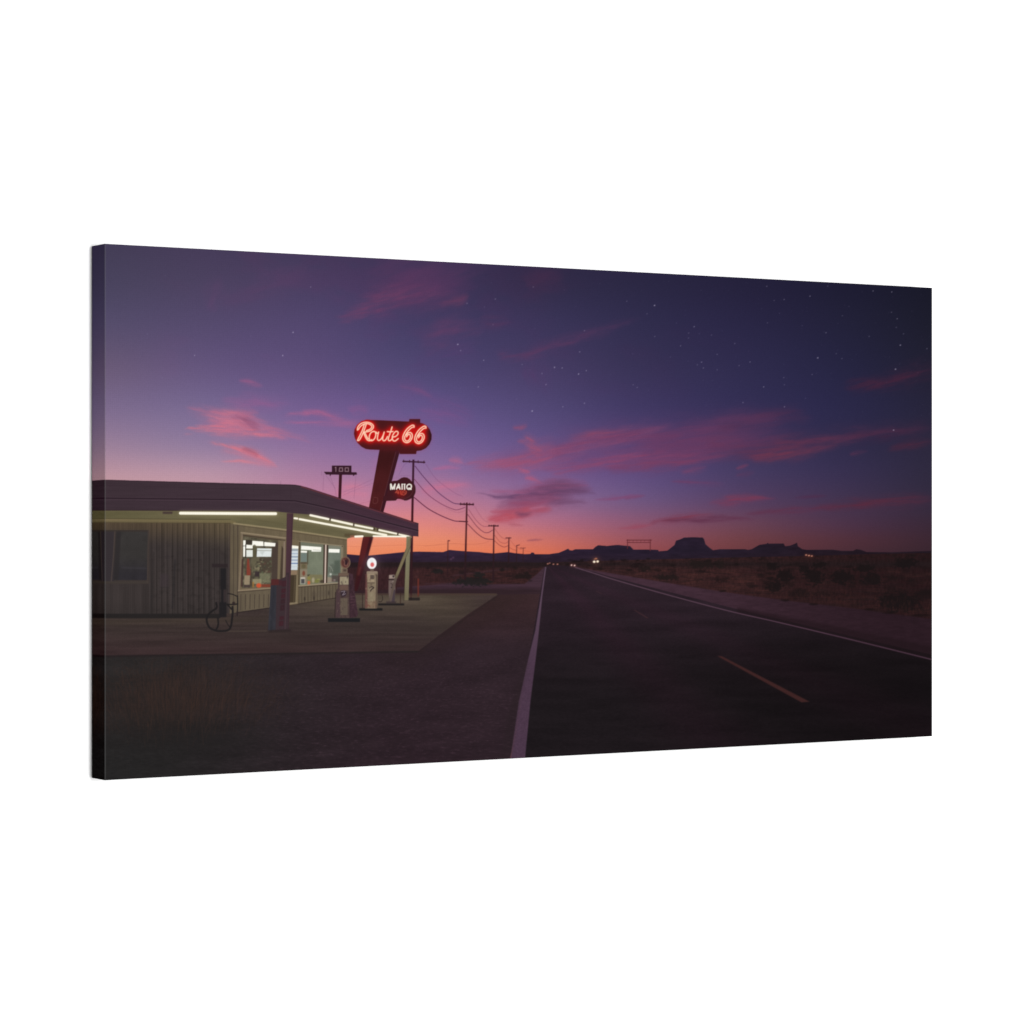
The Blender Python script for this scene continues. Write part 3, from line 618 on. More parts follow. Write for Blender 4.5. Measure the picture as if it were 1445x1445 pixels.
# windows of the long wall
wB = awin('lit shop window nearest the corner')
poly([(339.6,750.6),(402.8,758.6),(402.8,763),(396,820),(382,831.5),(336,835),(337.5,790)], (112,98,78), wB)
poly([(343,754.6),(397,761.6),(396,828),(341,830)], (88,78,62), wB)
stroke([(340.4,751.6),(402.7,759.2)],2.0,(146,130,106),wB,.9,False); stroke([(342,755),(402,762.4)],1.1,(60,48,42),wB,.8,False)
stroke([(341.8,752),(339.5,800),(337,834)],1.6,(132,116,98),wB,.8,False); stroke([(336.4,833.4),(381,830)],1.9,(140,124,102),wB,.9,False); stroke([(336,835.4),(381,831.8)],.9,(56,46,42),wB,.8,False)
poly([(343.2,757),(391.5,763.5),(390.6,828),(341.6,830)], lambda X, Y: C(92,86,70)*(.55+.85*fbm(X/4.,Y/5.,170,4))[..., None], wB)
poly([(384,765),(392.6,766),(391.6,818),(383,818)], (72,60,54), wB, .95, .3); poly([(392.8,762),(397,763),(394.6,818),(391.4,818)], (116,102,80), wB, .95, .2); poly([(397.6,770),(400,774),(398.6,817),(395.6,817)], (66,54,46), wB, .9, .3); poly([(400.4,764),(402.6,764),(401.4,815),(399.2,815)], (140,122,108), wB, .8, .3)
wh = (250,248,238)
rect(343.2,762.5,346.6,785.6,wh,wB,1,.2); rect(346.9,762,355.8,768,(62,56,48),wB,1,.2); poly([(347.4,768.6),(356.6,769.4),(356.6,774),(347.2,774)],wh,wB,1,.2); rect(347.6,776,356.8,785.7,(226,230,222),wB,1,.25)
line(346.8,768,346.4,787,1.2,(48,44,40),wB,.9); line(343,770.4,347.6,770.4,.8,(60,54,48),wB,.8)
poly([(356.2,763.1),(371.6,764.2),(372,770.6),(355.8,770.2)],wh,wB,1,.2); poly([(372.8,764.8),(388.9,766.4),(388.2,771.2),(372.8,770.6)],wh,wB,1,.2)
poly([(362.8,773.6),(383.4,774),(382.6,785.6),(362.2,785.7)],(222,228,226),wB,1,.2); line(362.6,776.6,383,777.2,1.0,(150,150,138),wB,.9); poly([(366,777.6),(374,777.6),(370,784)],(170,176,170),None,.4,.6)
line(359,771,359,788,5.0,(92,88,66),wB,.7)
rect(366,786.6,383,808,(74,64,54),wB,.9,.4); rect(355,787,366,806,(98,92,72),wB,.8,.4)
for k in range(70): blob(rn.uniform(354,382),rn.uniform(788,824),rn.uniform(.7,2),rn.uniform(.7,1.7),rn.choice([(60,52,46),(120,112,90),(92,70,60),(136,126,100),(70,66,56),(90,96,74)]),None,.7,.5)
poly([(348.8,788.4),(351.4,788.4),(352.4,800),(353.6,806),(353.6,812),(348,812),(348,806)],(128,60,48),wB,.95,.3); poly([(345,812),(352.8,812),(352.2,825),(344.4,825)],(148,132,108),wB,.95,.3); line(354.4,800,354,826,1.0,(70,48,42),None,.8)
rect(359.5,806.5,366,813.5,(58,48,50),wB,.9,.3); rect(366.5,809,381,822,(122,122,96),wB,.7,.5); rect(356.5,817,369,824,(150,142,112),wB,.8,.4)
rect(344,825.4,353,829,(70,58,56),wB,.9,.3); rect(356,821,358.6,829,(150,110,60),wB,.8,.3); blob(365.2,826.2,3.6,3.2,(202,84,52),wB,.95,.3); rect(368.8,824.4,381.6,828.6,(124,60,46),wB,.9,.25)
line(342.4,790,341.2,827,2.6,(66,48,46),wB,.8,.3)
# door
dr = part('door', st, 'glazed door with a striped blind')
poly([(402.6,760),(422.8,762.6),(421,852),(402,855)], (112,98,76), dr)
poly([(408.8,769.4),(421,770.6),(419.8,804.4),(408.4,804.4)], (208,216,220), dr, 1, .2); poly([(408.8,769.4),(421,770.6),(421,774),(408.8,773.4)], (250,246,230), dr, 1, .2)
for k in range(6): line(409,776.6+k*4.6,420,776.6+k*4.6,1.3,[(120,130,140),(150,164,186),(96,112,140),(120,134,164),(74,98,150),(190,200,205)][k],None,.85,.25)
line(409,775,421,775,.8,(110,112,104),None,.8)
poly([(409,805),(419.4,805),(419,811),(408.6,811)],(136,114,92),dr,1,.2); poly([(410,811.6),(418,811.6),(416.6,850),(408,850)],(66,55,43),dr,1,.3); line(416.2,813,414.6,850,1.6,(92,80,62),dr,.7)
line(419.4,812,418,851,1.6,(128,116,92),dr,.8); line(409,852,419,850.6,1.2,(150,136,112),dr,.7)
# second and third windows
wC = awin('lit shop window between door and mullion')
poly([(422.6,762.6),(462,767),(461,824.4),(421.4,828.4)], (120,108,86), wC)
line(423.2,763,421.8,827,1.8,(74,62,48),wC,.9)
poly([(424.4,765),(456.8,768.6),(456.6,822.6),(423,825.6)], lambda X, Y: C(116,121,103)*(.94+.12*fbm(X/6.,Y/10.,175,3))[..., None], wC)
poly([(424.4,765),(456.8,768.6),(456.6,771.6),(424.4,769.4)],(110,112,96),wC,.9,.3)
poly([(425,770),(453.4,772),(453,778.4),(439.6,778.4),(439.6,776.2),(424.8,775.6)],wh,wC,1,.2); line(442,776,452,776.4,.8,(150,150,140),None,.7); poly([(424.6,777),(433.4,777.4),(433.2,780),(424.6,779.8)],wh,wC,1,.2)
rect(424.6,780.2,433,793,(112,124,118),wC,.9,.4); line(434.4,778,434,796,1.6,(78,74,60),wC,.9,.2); rect(423.8,793.4,433.6,803,(118,102,80),wC,.9,.4); rect(424,793.4,433,795.4,(72,62,50),None,.8,.3); blob(428.5,799,3,3,(92,86,62),None,.8,.5)
rect(423.6,803.6,433.4,822,(138,122,102),wC,.85,.4); blob(428.6,809,2,3.4,(116,62,48),None,.85,.4); rect(424,814.6,430.6,824,(196,190,176),wC,.9,.3); rect(424.8,817,429.8,823.4,(58,56,58),wC,.85,.3)
poly([(434,810.6),(455,811),(456,822),(433.6,824)],(120,112,80),wC,.85,.5); poly([(433.4,811),(438,810.6),(434.6,813.4)],(56,52,44),None,.8,.3)
rect(434,820,437.6,825,(200,96,58),wC,.9,.3); blob(436,816,2.6,2.4,(140,128,66),None,.7,.5); blob(442,818.6,2,3.6,(170,160,136),None,.8,.4); blob(447,820,3,2.4,(116,118,60),None,.75,.5); blob(454.5,820.6,3,2.2,(66,56,48),None,.8,.4); blob(449.5,817.4,2,1,(150,150,90),None,.6,.5)
wD = awin('lit shop window nearest the pumps')
poly([(461,767.4),(484.4,770),(484,823),(460.6,824)], (124,114,94), wD)
poly([(463,769.6),(481.2,771.2),(480,822),(461.8,822.8)], lambda X, Y: C(108,115,103)*(.92+.16*fbm(X/5.,Y/6.,178,3))[..., None], wD)
rect(463.4,770,481,773.6,(130,128,112),wD,.7,.4); poly([(464,774.4),(479.4,775),(479,780),(463.8,779.6)],wh,wD,1,.2)
poly([(472,791),(480,790),(480,810),(470,810)],(76,84,74),wD,.75,1.0); poly([(466,797),(470,795),(474,802),(470,808),(463,808)],(86,92,82),wD,.6,.8); stroke([(464,798),(467.5,801),(469.6,806)],.9,(150,152,140),None,.7); stroke([(464,812),(466,806),(467,799)],.8,(140,142,130),None,.6)
blob(466.6,810.4,1.4,1.6,(196,198,188),None,.9,.4); poly([(461.6,814),(468,815),(474,821.4),(461.4,822)],(150,134,116),wD,.85,.4); rect(468,812,478,821,(74,62,58),wD,.75,.6); blob(472,818.6,1.6,1.4,(140,122,124),None,.7,.4)
mu = part('mullion', st, 'pale mullion between the two right windows')
poly([(456.6,768.6),(458.6,768.8),(457.6,822.6),(455.8,822.8)],(62,48,42),wC,.95,.15); poly([(458.8,768.4),(460.8,768.6),(459.6,823),(457.6,823)],(204,184,172),mu,.97,.15); poly([(461,769),(463.2,769.2),(461.8,822.6),(460,822.8)],(60,46,40),wD,.95,.15)
stroke([(422,763.8),(462,768),(484,770.4)],1.4,(142,130,106),st,.75,False); stroke([(421.6,826.6),(461,823.6),(476,822.6)],1.7,(152,138,116),st,.9,False); stroke([(421.6,828.6),(461,825.4),(476,824.2)],1.0,(60,50,42),st,.8,False)
line(482.4,771,482,806,1.4,(138,126,102),st,.7); blob(483,771,.8,.8,(60,50,42),None,.9,.4)
# canopy fascia
fa = part('canopy_fascia', st, 'dark purple banded fascia of the canopy')
def fasc(X, Y):
    c = C(63,49,57)+0*X[..., None]; t = sm(300,150,X)[..., None]; c = c*(1-t)+C(61,48,55)*t
    k = sm(420,520,X)[..., None]; c = c*(1-k)+C(68,46,58)*k
    return c*(.95+.1*fbm(X/30.,Y/2.,180,3))[..., None]
topl = [(138,676.8),(147.4,677),(319.5,681.7),(400,683.5),(416.3,684),(425,685.6),(434.6,688.2),(480,703),(520,715.8),(560,728.6),(590.2,738.4)]
botl = [(590.2,757),(578,756.2),(520,742),(470,732.4),(436.3,726),(413,724.2),(391.4,722),(320,721),(138,720.4)]
poly(topl+botl, fasc, fa)
mid = [(138,703),(320,704.8),(416,706.6),(436,710.6),(480,720.2),(537,735.2),(590,748.6)]
stroke(mid, 1.5, (42,30,38), fa, .9, False); stroke([(x,y+1.7) for x, y in mid], 1.1, (82,64,74), fa, .5, False); stroke([(x,y-1.7) for x, y in mid], 1.0, (76,58,68), fa, .35, False)
for x in (190,232,274,316,358,396): line(x,679,x-.2,719.5,.7,(54,40,48),None,.22)
stroke([(138,684.6),(320,689.6),(416,692),(436,696),(520,722),(590,743.5)], .9, (52,38,46), fa, .4, False); stroke([(x,y+.6) for x, y in topl], 1.2, (46,32,40), fa, .8, False)
stroke([(425,686.6),(434.6,689.6),(480,704.4),(520,717.2),(560,730),(585,738)], 1.5, (112,52,58), fa, .75, False); line(410.5,690,410.5,704,.8,(52,38,46),None,.5)
line(138,719.6,391,721.2,1.1,(48,34,38),fa,.6); stroke([(590,739),(590,757)],1.0,(46,30,38),fa,.7,False)
# tubes
def tube(x0, y0, x1, y1, w):
    b, m = smask([(x0,y0),(x1,y1)], w, False, 8); paint(b, np.clip(gauss(m, 5)*.5,0,1), (220,206,160)); line(x0,y0,x1,y1,w,(255,248,230),part('light_tube', st),1)
tube(254.6,724.1,389,724.9,4.0)
tube(438,727,463.6,732.6,2.9); tube(468,733.7,497.8,740.3,2.9); tube(500.6,741,525.6,746,2.6); tube(535,748,559.8,753.2,2.4); tube(563,754,577,757,2.2)
tube(415.6,731.3,419.6,731.8,2.6); tube(422.8,732.6,545,755.0,2.9); tube(501.4,757.2,511.6,756.8,2.8); tube(527,756.6,577.4,757.3,2.2)
for x, y in ((465.8,733),(499.2,740.7),(528,746.6),(533,747.7),(561.4,753.6)): rect(x-1,y-2.4,x+1,y+2,(70,54,44),None,.9,.2)
rect(229.6,722,243.4,725.2,(66,52,52),None,.85,.4)
# columns and brace
co = part('canopy_column', st, 'dark mauve column at the canopy corner')
poly([(404.8,724),(413.9,724.6),(410.4,810),(407.2,888),(398,888),(403,810)], lambda X, Y: C(74,51,58)*(1-.2*sm(820,880,Y))[..., None]*(.94+.12*fbm(X/2.,Y/12.,185,3))[..., None], co)
line(412.6,726,406.4,887,1.3,(58,40,46),co,.6)
cf = part('canopy_column', st, 'pale post at the far canopy end')
poly([(573.6,757),(581.4,757),(578.6,780),(576.4,847),(570.3,847),(572.6,790)], lambda X, Y: (C(124,118,93)*(1-sm(800,850,Y))[..., None]+C(112,104,80)*sm(800,850,Y)[..., None])*(.95+.1*fbm(X/2.,Y/14.,187,3))[..., None], cf)
line(571.8,792,570.2,847,1.0,(64,54,44),None,.7)
br = part('canopy_brace', st, 'slanted pale brace beside the far post')
poly([(576.5,759.5),(581.8,760),(579.4,770),(560.4,816),(551.6,849),(548.4,849),(556.2,815.7),(573.6,772)], lambda X, Y: C(120,108,82)*(1-sm(806,826,Y))[..., None]+C(72,60,62)*sm(806,826,Y)[..., None], br)
line(579.6,770,560.6,816,1.0,(76,66,50),None,.6); line(572.6,776,556.4,815,.9,(72,60,46),None,.5)
line(580.6,760,580.0,846,2.6,(54,30,34),None,.7)
# red bollard
bo = part('printed_bollard', None, 'thin red bollard behind the far canopy post')
rect(589.1,816.4,591.4,842,(104,48,40),bo,.9,.35); rect(576.5,843.4,592.4,847.4,(36,31,31),bo,.85,.4); rect(577,839.8,592,842.6,(74,54,46),None,.6,.4)

# ------------------------------------------------------------------ pumps
p0 = part('printed_fuel_pump', None, 'dark silhouetted pump with looped hose by the end wall')
Q = lambda pts: [(190+x/9.03, 780+y/9.03) for x, y in pts]
pd = (35,33,35)
rect(299,795.6,321.4,800.6,(46,38,40),p0,.9,.5); rect(311,802,319.2,832,pd,p0,.95,.6); poly([(312,830),(315.6,830),(315.6,852),(312,852)],pd,p0,.95,.5); rect(309.4,849.5,319.6,871,pd,p0,.96,.5); rect(305,848,309,866,(56,48,48),p0,.6,.4); rect(315.6,832,318.6,850,(58,48,50),None,.6,.5)
hz = part('hose', p0)
for t, w in (([(1040,640),(1045,700),(1000,735),(945,780),(918,840),(928,905),(965,962),(1050,995),(1140,996),(1200,980),(1228,930),(1240,850),(1250,760),(1246,690)],1.9),([(1060,830),(1066,900),(1055,950),(1035,985)],1.6),([(1185,520),(1240,528),(1300,552)],.9),([(1180,655),(1250,660),(1312,652)],1.2),([(1180,660),(1215,695),(1232,720)],1.3),([(1310,550),(1312,660),(1306,800)],1.0),([(1160,860),(1185,910),(1210,945)],.8)):
    stroke(Q(t), w*1.5, (35,32,33), hz, .95, True, .15)
blob(*Q([(1262,645)])[0],2.2,2.4,(46,37,38),hz,.9,.4)
stroke([(331,882.8),(345,880.5),(353,877.6),(363,869),(370,860)],1.0,(58,46,44),None,.6); rect(333.6,862,336,868,(50,40,40),None,.7,.4)

pl = part('printed_pump_pillar', None, 'squat lettered pillar at the foot of the corner column')
poly([(382.6,817.6),(395,817.4),(403,814),(404,808),(408,808),(406.4,888),(389,889.4),(378,889.6),(381,850)], (60,47,51), pl)
poly([(382.4,826),(390.2,826),(389,889),(378.2,889.6)], lambda X, Y: C(52,51,57)*(.86+.28*fbm(X/2.,Y/8.,190,3))[..., None], pl, 1, .3); line(386.4,828,383,889,3,(44,44,50),None,.5,.8)
poly([(382.6,817.4),(393.6,817.2),(393.6,825.4),(382.4,826)], (82,41,41), pl, .95, .3); poly([(394,819),(398,818.4),(397.6,826),(394,826.4)],(70,38,44),pl,.8,.4)
pt = part('pillar_lettering', pl)
for (x, y, hgt) in ((400.8,820,8),(400,831,6),(399.6,838.6,6),(399,846,6.4),(398.4,854,8),(397.4,870,5),(396.8,876.6,7)):
    poly([(x-2.8,y),(x+3.4,y-.8),(x+3.0,y+hgt-.8),(x-3.2,y+hgt)], (64,33,40) if y < 840 or y > 868 else (54,34,39), pt, .8, .6); rect(x-.6,y+1.6,x+1.2,y+hgt-2.4,(70,50,54),None,.35,.5)
line(404.8,812,402.4,887,1.2,(90,66,72),None,.5,.3); poly([(376,889.4),(410,887.6),(412,891),(380,892.5)],(42,34,35),None,.6,.8)

def dk(c): return c
p1 = part('printed_fuel_pump', None, 'old mauve pump with an unlit round globe')
rect(462.8,872.2,508,877.8,(31,31,33),part('pump_base', p1),1,.4)
poly([(492,808.6),(498,810),(501,838),(502.6,850),(505.2,866),(503.4,870.6),(493,872)], lambda X, Y: C(64,44,51)*(.75+.45*fbm(X/2.,Y/3.,195,3))[..., None], p1, 1, .3)
poly([(477.6,808.8),(492.6,808.6),(493.6,872),(473,872),(474.2,833),(476.6,830)], lambda X, Y: C(78,62,60)*(.82+.32*fbm(X/2.,Y/5.,196,3))[..., None], p1, 1, .25)
poly([(475,834),(480,832),(479.6,871),(474,871.4)],(74,56,60),p1,.8,.4); line(473.4,836,472.6,871,1.1,(44,34,36),p1,.8); line(493,812,493.8,871,1.1,(54,38,44),p1,.8); rect(478,808.8,492,813,(112,92,78),p1,.85,.3)
rect(479.4,813.8,491.8,825,(152,140,116),part('pump_display', p1),1,.25)
line(484,816,484,824,.8,(118,104,86),None,.5); line(488,815,488,824,.8,(170,160,138),None,.5); rect(479.6,825.6,491.4,833,(108,84,74),p1,.8,.4)
blob(484.8,837.4,4.3,4.4,(52,40,48),p1,.95,.25); stroke([(481.6,835),(486.6,834.4),(483.4,839.6),(487.6,837.8)],1.0,(150,138,146),None,.8); rect(480.4,844,490.6,868,(98,86,74),p1,.9,.3); line(485,846,485,866,.8,(84,72,64),None,.5)
for y in (842,846,850,854): line(495,y,500,y-.5,1,(98,66,74),None,.5)
for k in range(26): blob(rn.uniform(475,492.5),rn.uniform(812,869),rn.uniform(.5,1.3),rn.uniform(.5,2.2),rn.choice([(60,48,50),(66,52,52),(112,94,84),(50,40,42)]),None,rn.uniform(.25,.55),.5)
gb = part('pump_globe', p1); blob(487.4,793.8,7.2,8.6,(116,92,76),gb,1,.08); blob(487.4,793.8,5.6,7.0,(90,54,50),gb,1,.12); blob(488.4,793.4,2.4,3.4,(46,32,38),None,.9,.3); stroke([(484.6,790),(486.6,793),(486,797),(489.6,798.6),(491.4,794)],1.1,(132,96,86),None,.75); stroke([(489,788.4),(491.6,790.6)],1.0,(48,34,38),None,.8)
rect(482.6,802.4,490.6,808.8,(112,96,82),p1,.9,.3); rect(484.6,803.4,488.6,806.4,(66,52,48),None,.7,.3)

p2 = part('printed_fuel_pump', None, 'cream pump with a glowing white globe')
rect(506.8,858.2,539.8,861.6,(31,30,31),part('pump_base', p2),1,.35)
poly([(517.4,807),(519,806),(532,806),(533.2,808),(531.8,858.6),(515.4,858.6),(516.4,830)], lambda X, Y: C(128,113,93)*(.88+.24*fbm(X/2.,Y/6.,198,3))[..., None], p2, 1, .25)
poly([(515.8,810),(518.2,810),(518.6,858),(514.8,858)],(98,62,60),p2,.85,.3); line(531.6,812,530.6,858,1.8,(80,66,58),p2,.8,.2); line(529.6,812,529,857,.8,(150,134,112),None,.5); rect(517.6,806.2,532.8,809.4,(142,126,106),p2,.8,.3)
rect(518.2,809.8,528.4,821.6,(156,138,114),part('pump_display', p2),1,.25); rect(522.4,811.4,528,817.4,(78,66,60),None,.85,.3); line(520.4,812,520.4,820,.8,(120,104,88),None,.6); rect(518,821.6,529,823.4,(92,78,66),None,.7,.3)
stroke([(521.4,829.6),(524.8,828),(527.4,829.4),(524.4,831.6),(523,834)],1.5,(52,42,42),None,.9); rect(520,836,527.6,856,(140,128,104),p2,.6,.6); poly([(516,850),(531.6,848),(531.6,858),(516,858)],(112,84,70),None,.45,1)
for k in range(26): blob(rn.uniform(516.5,531.5),rn.uniform(810,857),rn.uniform(.5,1.2),rn.uniform(.5,2.0),rn.choice([(96,78,66),(84,66,58),(158,144,120),(72,56,52)]),None,rn.uniform(.25,.5),.5)
line(511.6,838,511.4,859,1.0,(46,34,34),None,.8); stroke([(518,855),(520,853.6),(522,856)],1.2,(110,60,52),None,.6)
glow(524.7,794.8,11,(190,150,160),.3); gb2 = part('pump_globe', p2); blob(524.7,795,6.7,8.0,(247,244,244),gb2,1,.08); blob(525.3,796.8,2.7,3.2,(208,88,88),gb2,.9,.35); blob(524.4,791.8,2.6,2.0,(206,222,222),None,.5,.5)
rect(522.6,802.6,527.4,806.4,(110,92,80),p2,.9,.3)
p3 = part('printed_fuel_pump', None, 'small far pump behind the slanted brace')
rect(533.8,851.4,570.4,854.4,(34,31,32),part('pump_base', p3),.95,.4)
poly([(548.4,818.6),(557.6,818.6),(558,832),(556.6,850),(550.8,850),(548.2,836)], (106,90,85), p3, 1, .3)
poly([(549,811.4),(556.6,811),(557.2,816.4),(548.8,816.8)],(160,142,132),p3,.95,.4); blob(555,813.4,1.2,1.6,(40,32,34),None,.9,.4); rect(548.6,817,557.6,818.8,(52,42,42),p3,.9,.3)
blob(555.6,820.6,1.6,1.4,(168,152,144),None,.8,.4); stroke([(551.6,823.4),(554,825),(553,827)],1.2,(60,48,48),None,.8); blob(552.8,829.2,1.2,1.0,(50,40,42),None,.9,.4)
poly([(560.4,816),(557,828),(551.6,849.6),(548.6,849.6),(556,816)],(92,78,70),br,.9,.2); poly([(556,832),(557.6,832),(557,850),(552,850)],(66,55,62),p3,.9,.3)
line(565.2,836,565,852,1.2,(56,40,36),p3,.8); stroke([(539,840),(540,845),(538,849),(534.6,848.6)],1.0,(44,36,34),p3,.8); rect(545,848.6,559,851.6,(58,48,50),p3,.8,.4)

# the whole picture is slightly soft, with fine print grain
IMG = gauss(IMG, 0.62)
IMG = IMG*(1+(_rs.rand(IH, IW, 1).astype(np.float32)-.5)*.055) + (gauss(_rs.rand(IH, IW, 1).astype(np.float32), 1.0)-.5)*.012
IMG = np.clip(IMG, 0.004, 1)

# ------------------------------------------------------------------ scene
sc = bpy.context.scene
col = sc.collection
def lin(c): return np.where(c <= .04045, c/12.92, ((c+.055)/1.055)**2.4)
def sample(u, v):                                     # ink colour at print point (canvas heights)
    x, y = PX(u, v)
    fx = np.clip((x-X0)*S-.5, 0, IW-1.001); fy = np.clip((y-Y0)*S-.5, 0, IH-1.001)
    ix = fx.astype(int); iy = fy.astype(int); a = (fx-ix)[..., None]; b = (fy-iy)[..., None]
    c = (IMG[iy, ix]*(1-a)+IMG[iy, ix+1]*a)*(1-b)+(IMG[iy+1, ix]*(1-a)+IMG[iy+1, ix+1]*a)*b
    return np.clip(lin(c)/LIGHT, 0, .92)
def ink_material():
    m = bpy.data.materials.new('printed_canvas'); m.use_nodes = True
    nt = m.node_tree; N = nt.nodes; L = nt.links; p = N['Principled BSDF']
    at = N.new('ShaderNodeAttribute'); at.attribute_name = 'ink'
    tc = N.new('ShaderNodeTexCoord')
    wv = []
    for d in ('X', 'Z'):
        w = N.new('ShaderNodeTexWave'); w.wave_type = 'BANDS'; w.bands_direction = d; w.inputs['Scale'].default_value = 150; w.inputs['Distortion'].default_value = 3; w.inputs['Detail'].default_value = 2; w.inputs['Detail Scale'].default_value = 2
        L.new(tc.outputs['Object'], w.inputs['Vector']); wv.append(w)
    ad = N.new('ShaderNodeMath'); ad.operation = 'ADD'; L.new(wv[0].outputs['Fac'], ad.inputs[0]); L.new(wv[1].outputs['Fac'], ad.inputs[1])
    mr = N.new('ShaderNodeMapRange'); mr.inputs['From Max'].default_value = 2; mr.inputs['To Min'].default_value = .975; mr.inputs['To Max'].default_value = 1.025
    L.new(ad.outputs[0], mr.inputs['Value'])
    mx = N.new('ShaderNodeVectorMath'); mx.operation = 'SCALE'; L.new(at.outputs['Color'], mx.inputs[0]); L.new(mr.outputs[0], mx.inputs['Scale'])
    L.new(mx.outputs[0], p.inputs['Base Color'])
    p.inputs['Roughness'].default_value = .8; p.inputs['Specular IOR Level'].default_value = 0
    bp = N.new('ShaderNodeBump'); bp.inputs['Strength'].default_value = .12; bp.inputs['Distance'].default_value = .0003
    L.new(ad.outputs[0], bp.inputs['Height']); L.new(bp.outputs[0], p.inputs['Normal'])
    return m
INK = ink_material()
root = bpy.data.objects.new('canvas_print', None); col.objects.link(root)
root.location = (0, 0, ZC-H/2); root.empty_display_size = .1
root['label'] = 'wide stretched canvas print of a roadside station and desert road at dusk, hung on white'
root['category'] = 'canvas print'

def mesh_obj(name, V, Fq, colr, parent, label=None, mat=INK):
    me = bpy.data.meshes.new(name)
    me.vertices.add(len(V)); me.vertices.foreach_set('co', V.astype(np.float32).ravel())
    me.loops.add(Fq.size); me.loops.foreach_set('vertex_index', Fq.astype(np.int32).ravel())
    me.polygons.add(len(Fq)); me.polygons.foreach_set('loop_start', np.arange(0, Fq.size, 4, dtype=np.int32))
    me.update(calc_edges=True); me.validate()
    if colr is not None:
        ca = me.color_attributes.new('ink', 'FLOAT_COLOR', 'POINT')
        ca.data.foreach_set('color', np.concatenate([colr, np.ones((len(V), 1))], 1).astype(np.float32).ravel())
    me.materials.append(mat)
    o = bpy.data.objects.new(name, me); col.objects.link(o); o.parent = parent
    if label: o['label'] = label
    return o

# one flat sheet, divided into the printed things: finer where the picture is finer
r = RB/H
def lines_u():
    out = []; x = PX(r, 0)[0]; xe = PX(2-r, 0)[0]
    while x < xe-.5:
        out.append(U_of(x)); x += .62 if x < 615 else 1.0
    return np.array([r]+out[1:]+[2-r])
us = lines_u()
vs = []; v = .5-r
while v > -.5+r+.0006:
    vs.append(v); y = -v*700
    v -= (.62 if -140 < y < 185 else 1.05)/700
vs = np.array(vs+[-.5+r])
UU, VV = np.meshgrid(us, vs)
COL = sample(UU, VV).reshape(-1, 3)
POS = np.stack([UU*H-W/2, np.zeros_like(UU), VV*H+H/2], -1).reshape(-1, 3)
uc = (us[1:]+us[:-1])/2; vc = (vs[1:]+vs[:-1])/2
UC, VC = np.meshgrid(uc, vc); xc, yc = PX(UC, VC)
ids = IDM[np.clip(((yc-Y0)*S).astype(int), 0, IH-1), np.clip(((xc-X0)*S).astype(int), 0, IW-1)].ravel()
nu = len(us); cj, ci = np.divmod(np.arange(len(uc)*len(vc)), len(uc))
q0 = cj*nu+ci; QUAD = np.stack([q0+nu, q0+nu+1, q0+1, q0], 1)
objs = {}
def build(pid):
    if pid in objs: return objs[pid]
    name, par, lab = PARTS[pid]
    pa = root if par is None else build(par)
    k = np.nonzero(ids == pid)[0]
    if len(k) == 0:
        o = bpy.data.objects.new(name, None); col.objects.link(o); o.parent = pa
        if lab: o['label'] = lab
    else:
        uq, inv = np.unique(QUAD[k].ravel(), return_inverse=True)
        o = mesh_obj(name, POS[uq], inv.reshape(-1, 4), COL[uq], pa, lab)
    objs[pid] = o; return o
used = set(np.unique(ids).tolist()); used |= {PARTS[i][1] for i in used if PARTS[i][1] is not None}
for pid in range(len(PARTS)):
    if pid in used: build(pid)

# the folded edges: the picture carries on round them, mirrored
prof_e = [(r*(1-math.sin(a)), r*(1-math.cos(a))) for a in np.linspace(0, math.pi/2, 5)]
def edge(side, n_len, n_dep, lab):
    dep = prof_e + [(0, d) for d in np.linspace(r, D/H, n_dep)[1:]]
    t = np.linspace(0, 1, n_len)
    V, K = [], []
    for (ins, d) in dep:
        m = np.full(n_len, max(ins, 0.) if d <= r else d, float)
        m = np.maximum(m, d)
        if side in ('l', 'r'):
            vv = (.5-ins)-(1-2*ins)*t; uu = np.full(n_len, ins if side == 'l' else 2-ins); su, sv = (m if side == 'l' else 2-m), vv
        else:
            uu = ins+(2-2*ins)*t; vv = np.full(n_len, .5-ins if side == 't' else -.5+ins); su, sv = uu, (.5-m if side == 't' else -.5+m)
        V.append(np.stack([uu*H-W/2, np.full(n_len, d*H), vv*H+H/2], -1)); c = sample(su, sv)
        if d > r: c = np.clip(c*1.0-.0075, .0008, 1)  # sides painted darker, as the sheen on the front doesn't reach them
        if side == 'l' and 0 < d <= r: c = c*.93+.02            # highlight along the left fold, painted into its colour
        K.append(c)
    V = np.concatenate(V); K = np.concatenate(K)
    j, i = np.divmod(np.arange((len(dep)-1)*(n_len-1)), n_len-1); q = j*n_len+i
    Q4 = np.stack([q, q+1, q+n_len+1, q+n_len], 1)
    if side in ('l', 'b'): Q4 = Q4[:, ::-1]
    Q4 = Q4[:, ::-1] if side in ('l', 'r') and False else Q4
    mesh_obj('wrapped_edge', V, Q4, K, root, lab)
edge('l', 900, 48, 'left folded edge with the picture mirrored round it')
edge('r', 500, 8, None); edge('t', 700, 8, None); edge('b', 700, 8, None)

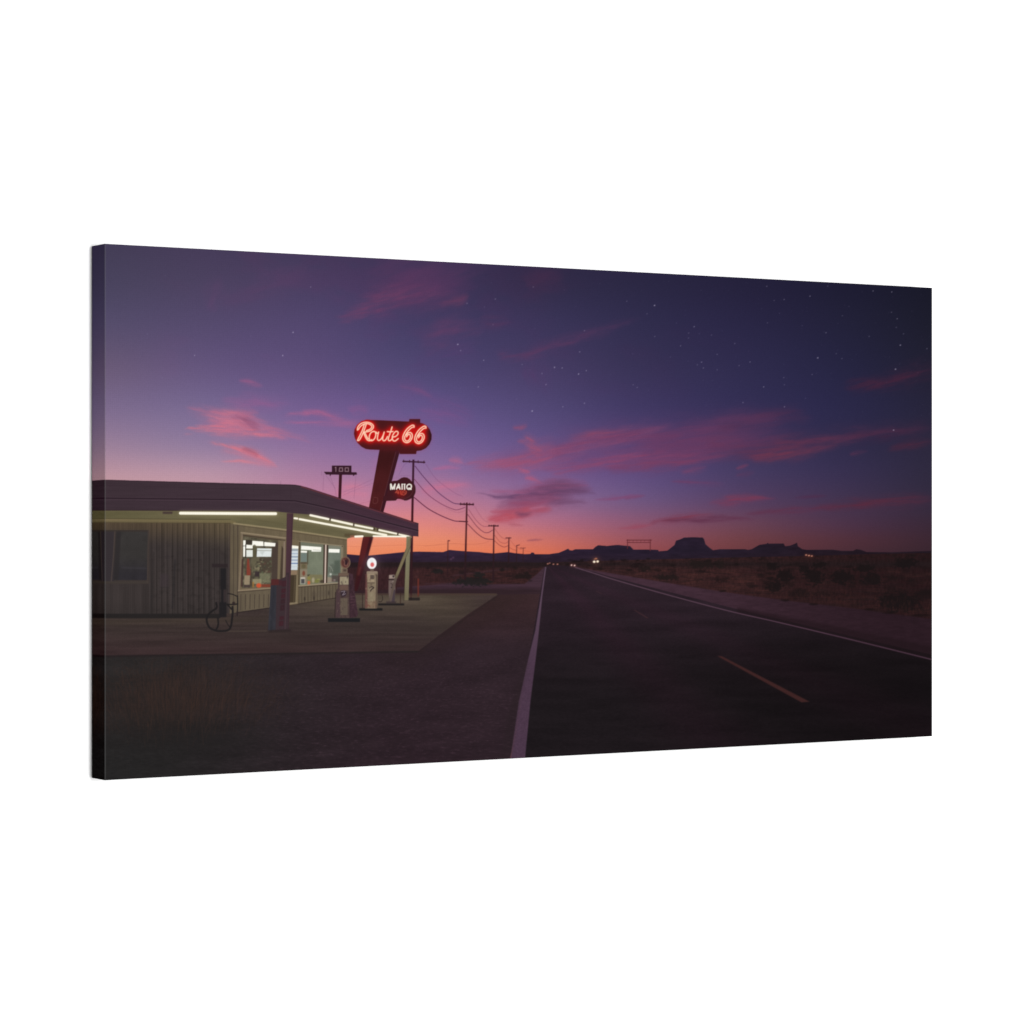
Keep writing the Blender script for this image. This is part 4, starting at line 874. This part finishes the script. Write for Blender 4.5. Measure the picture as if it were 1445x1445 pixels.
# ------------------------------------------------------------------ wall behind
wm = bpy.data.materials.new('white_paint'); wm.use_nodes = True
nt = wm.node_tree; p = nt.nodes['Principled BSDF']; p.inputs['Roughness'].default_value = .9; p.inputs['Specular IOR Level'].default_value = .1
nz = nt.nodes.new('ShaderNodeTexNoise'); nz.inputs['Scale'].default_value = 40
rp = nt.nodes.new('ShaderNodeValToRGB'); rp.color_ramp.elements[0].color = (.93,.93,.93,1); rp.color_ramp.elements[1].color = (.95,.95,.95,1)
nt.links.new(nz.outputs['Fac'], rp.inputs['Fac']); nt.links.new(rp.outputs['Color'], p.inputs['Base Color'])
yw = D+.0015
Vw = np.array([(-6,yw,-.5+0),(6,yw,-.5),(6,yw,4),(-6,yw,4),(-6,yw+.1,-.5),(6,yw+.1,-.5),(6,yw+.1,4),(-6,yw+.1,4)], float)
Fw = np.array([(0,1,2,3),(5,4,7,6),(3,2,6,7),(4,5,1,0),(1,5,6,2),(4,0,3,7)])
wall = mesh_obj('wall', Vw, Fw, None, None, None, wm); wall['kind'] = 'structure'; wall['label'] = 'plain bright white wall behind the canvas print'; wall['category'] = 'wall'

# ------------------------------------------------------------------ light
w = bpy.data.worlds.new('World'); sc.world = w; w.use_nodes = True
bg = w.node_tree.nodes['Background']; bg.inputs['Color'].default_value = (1,1,1,1); bg.inputs['Strength'].default_value = .42
la = bpy.data.lights.new('softbox', 'AREA'); la.shape = 'RECTANGLE'; la.size = .8; la.size_y = 1.6; la.energy = 300; la.color = (1,1,1)
lo = bpy.data.objects.new('softbox', la); col.objects.link(lo)
lp = Vector((-.15, -5.0, ZC+.05)); lo.location = lp
lo.rotation_euler = (Vector((0,0,ZC))-lp).to_track_quat('-Z', 'Y').to_euler()

# ------------------------------------------------------------------ camera
cu = (0-XL)*DX + (0-ZL)*DZ                             # camera in canvas heights: along the width, out from the face
cn = (0-XL)*DZ - (0-ZL)*DX
cam = bpy.data.cameras.new('camera'); co_ = bpy.data.objects.new('camera', cam); col.objects.link(co_)
cam.sensor_width = 36; cam.lens = 36*F/1445; cam.clip_end = 200; cam.clip_start = .05
co_.location = (cu*H-W/2, -cn*H, ZC)
yaw = math.atan2(DZ, DX)
co_.rotation_euler = (math.pi/2, 0, -yaw)
sc.camera = co_
sc.view_settings.view_transform = 'Standard'; sc.view_settings.look = 'None'; sc.view_settings.exposure = 0; sc.view_settings.gamma = 1
sc.view_settings.use_curve_mapping = False
sc.render.film_transparent = False
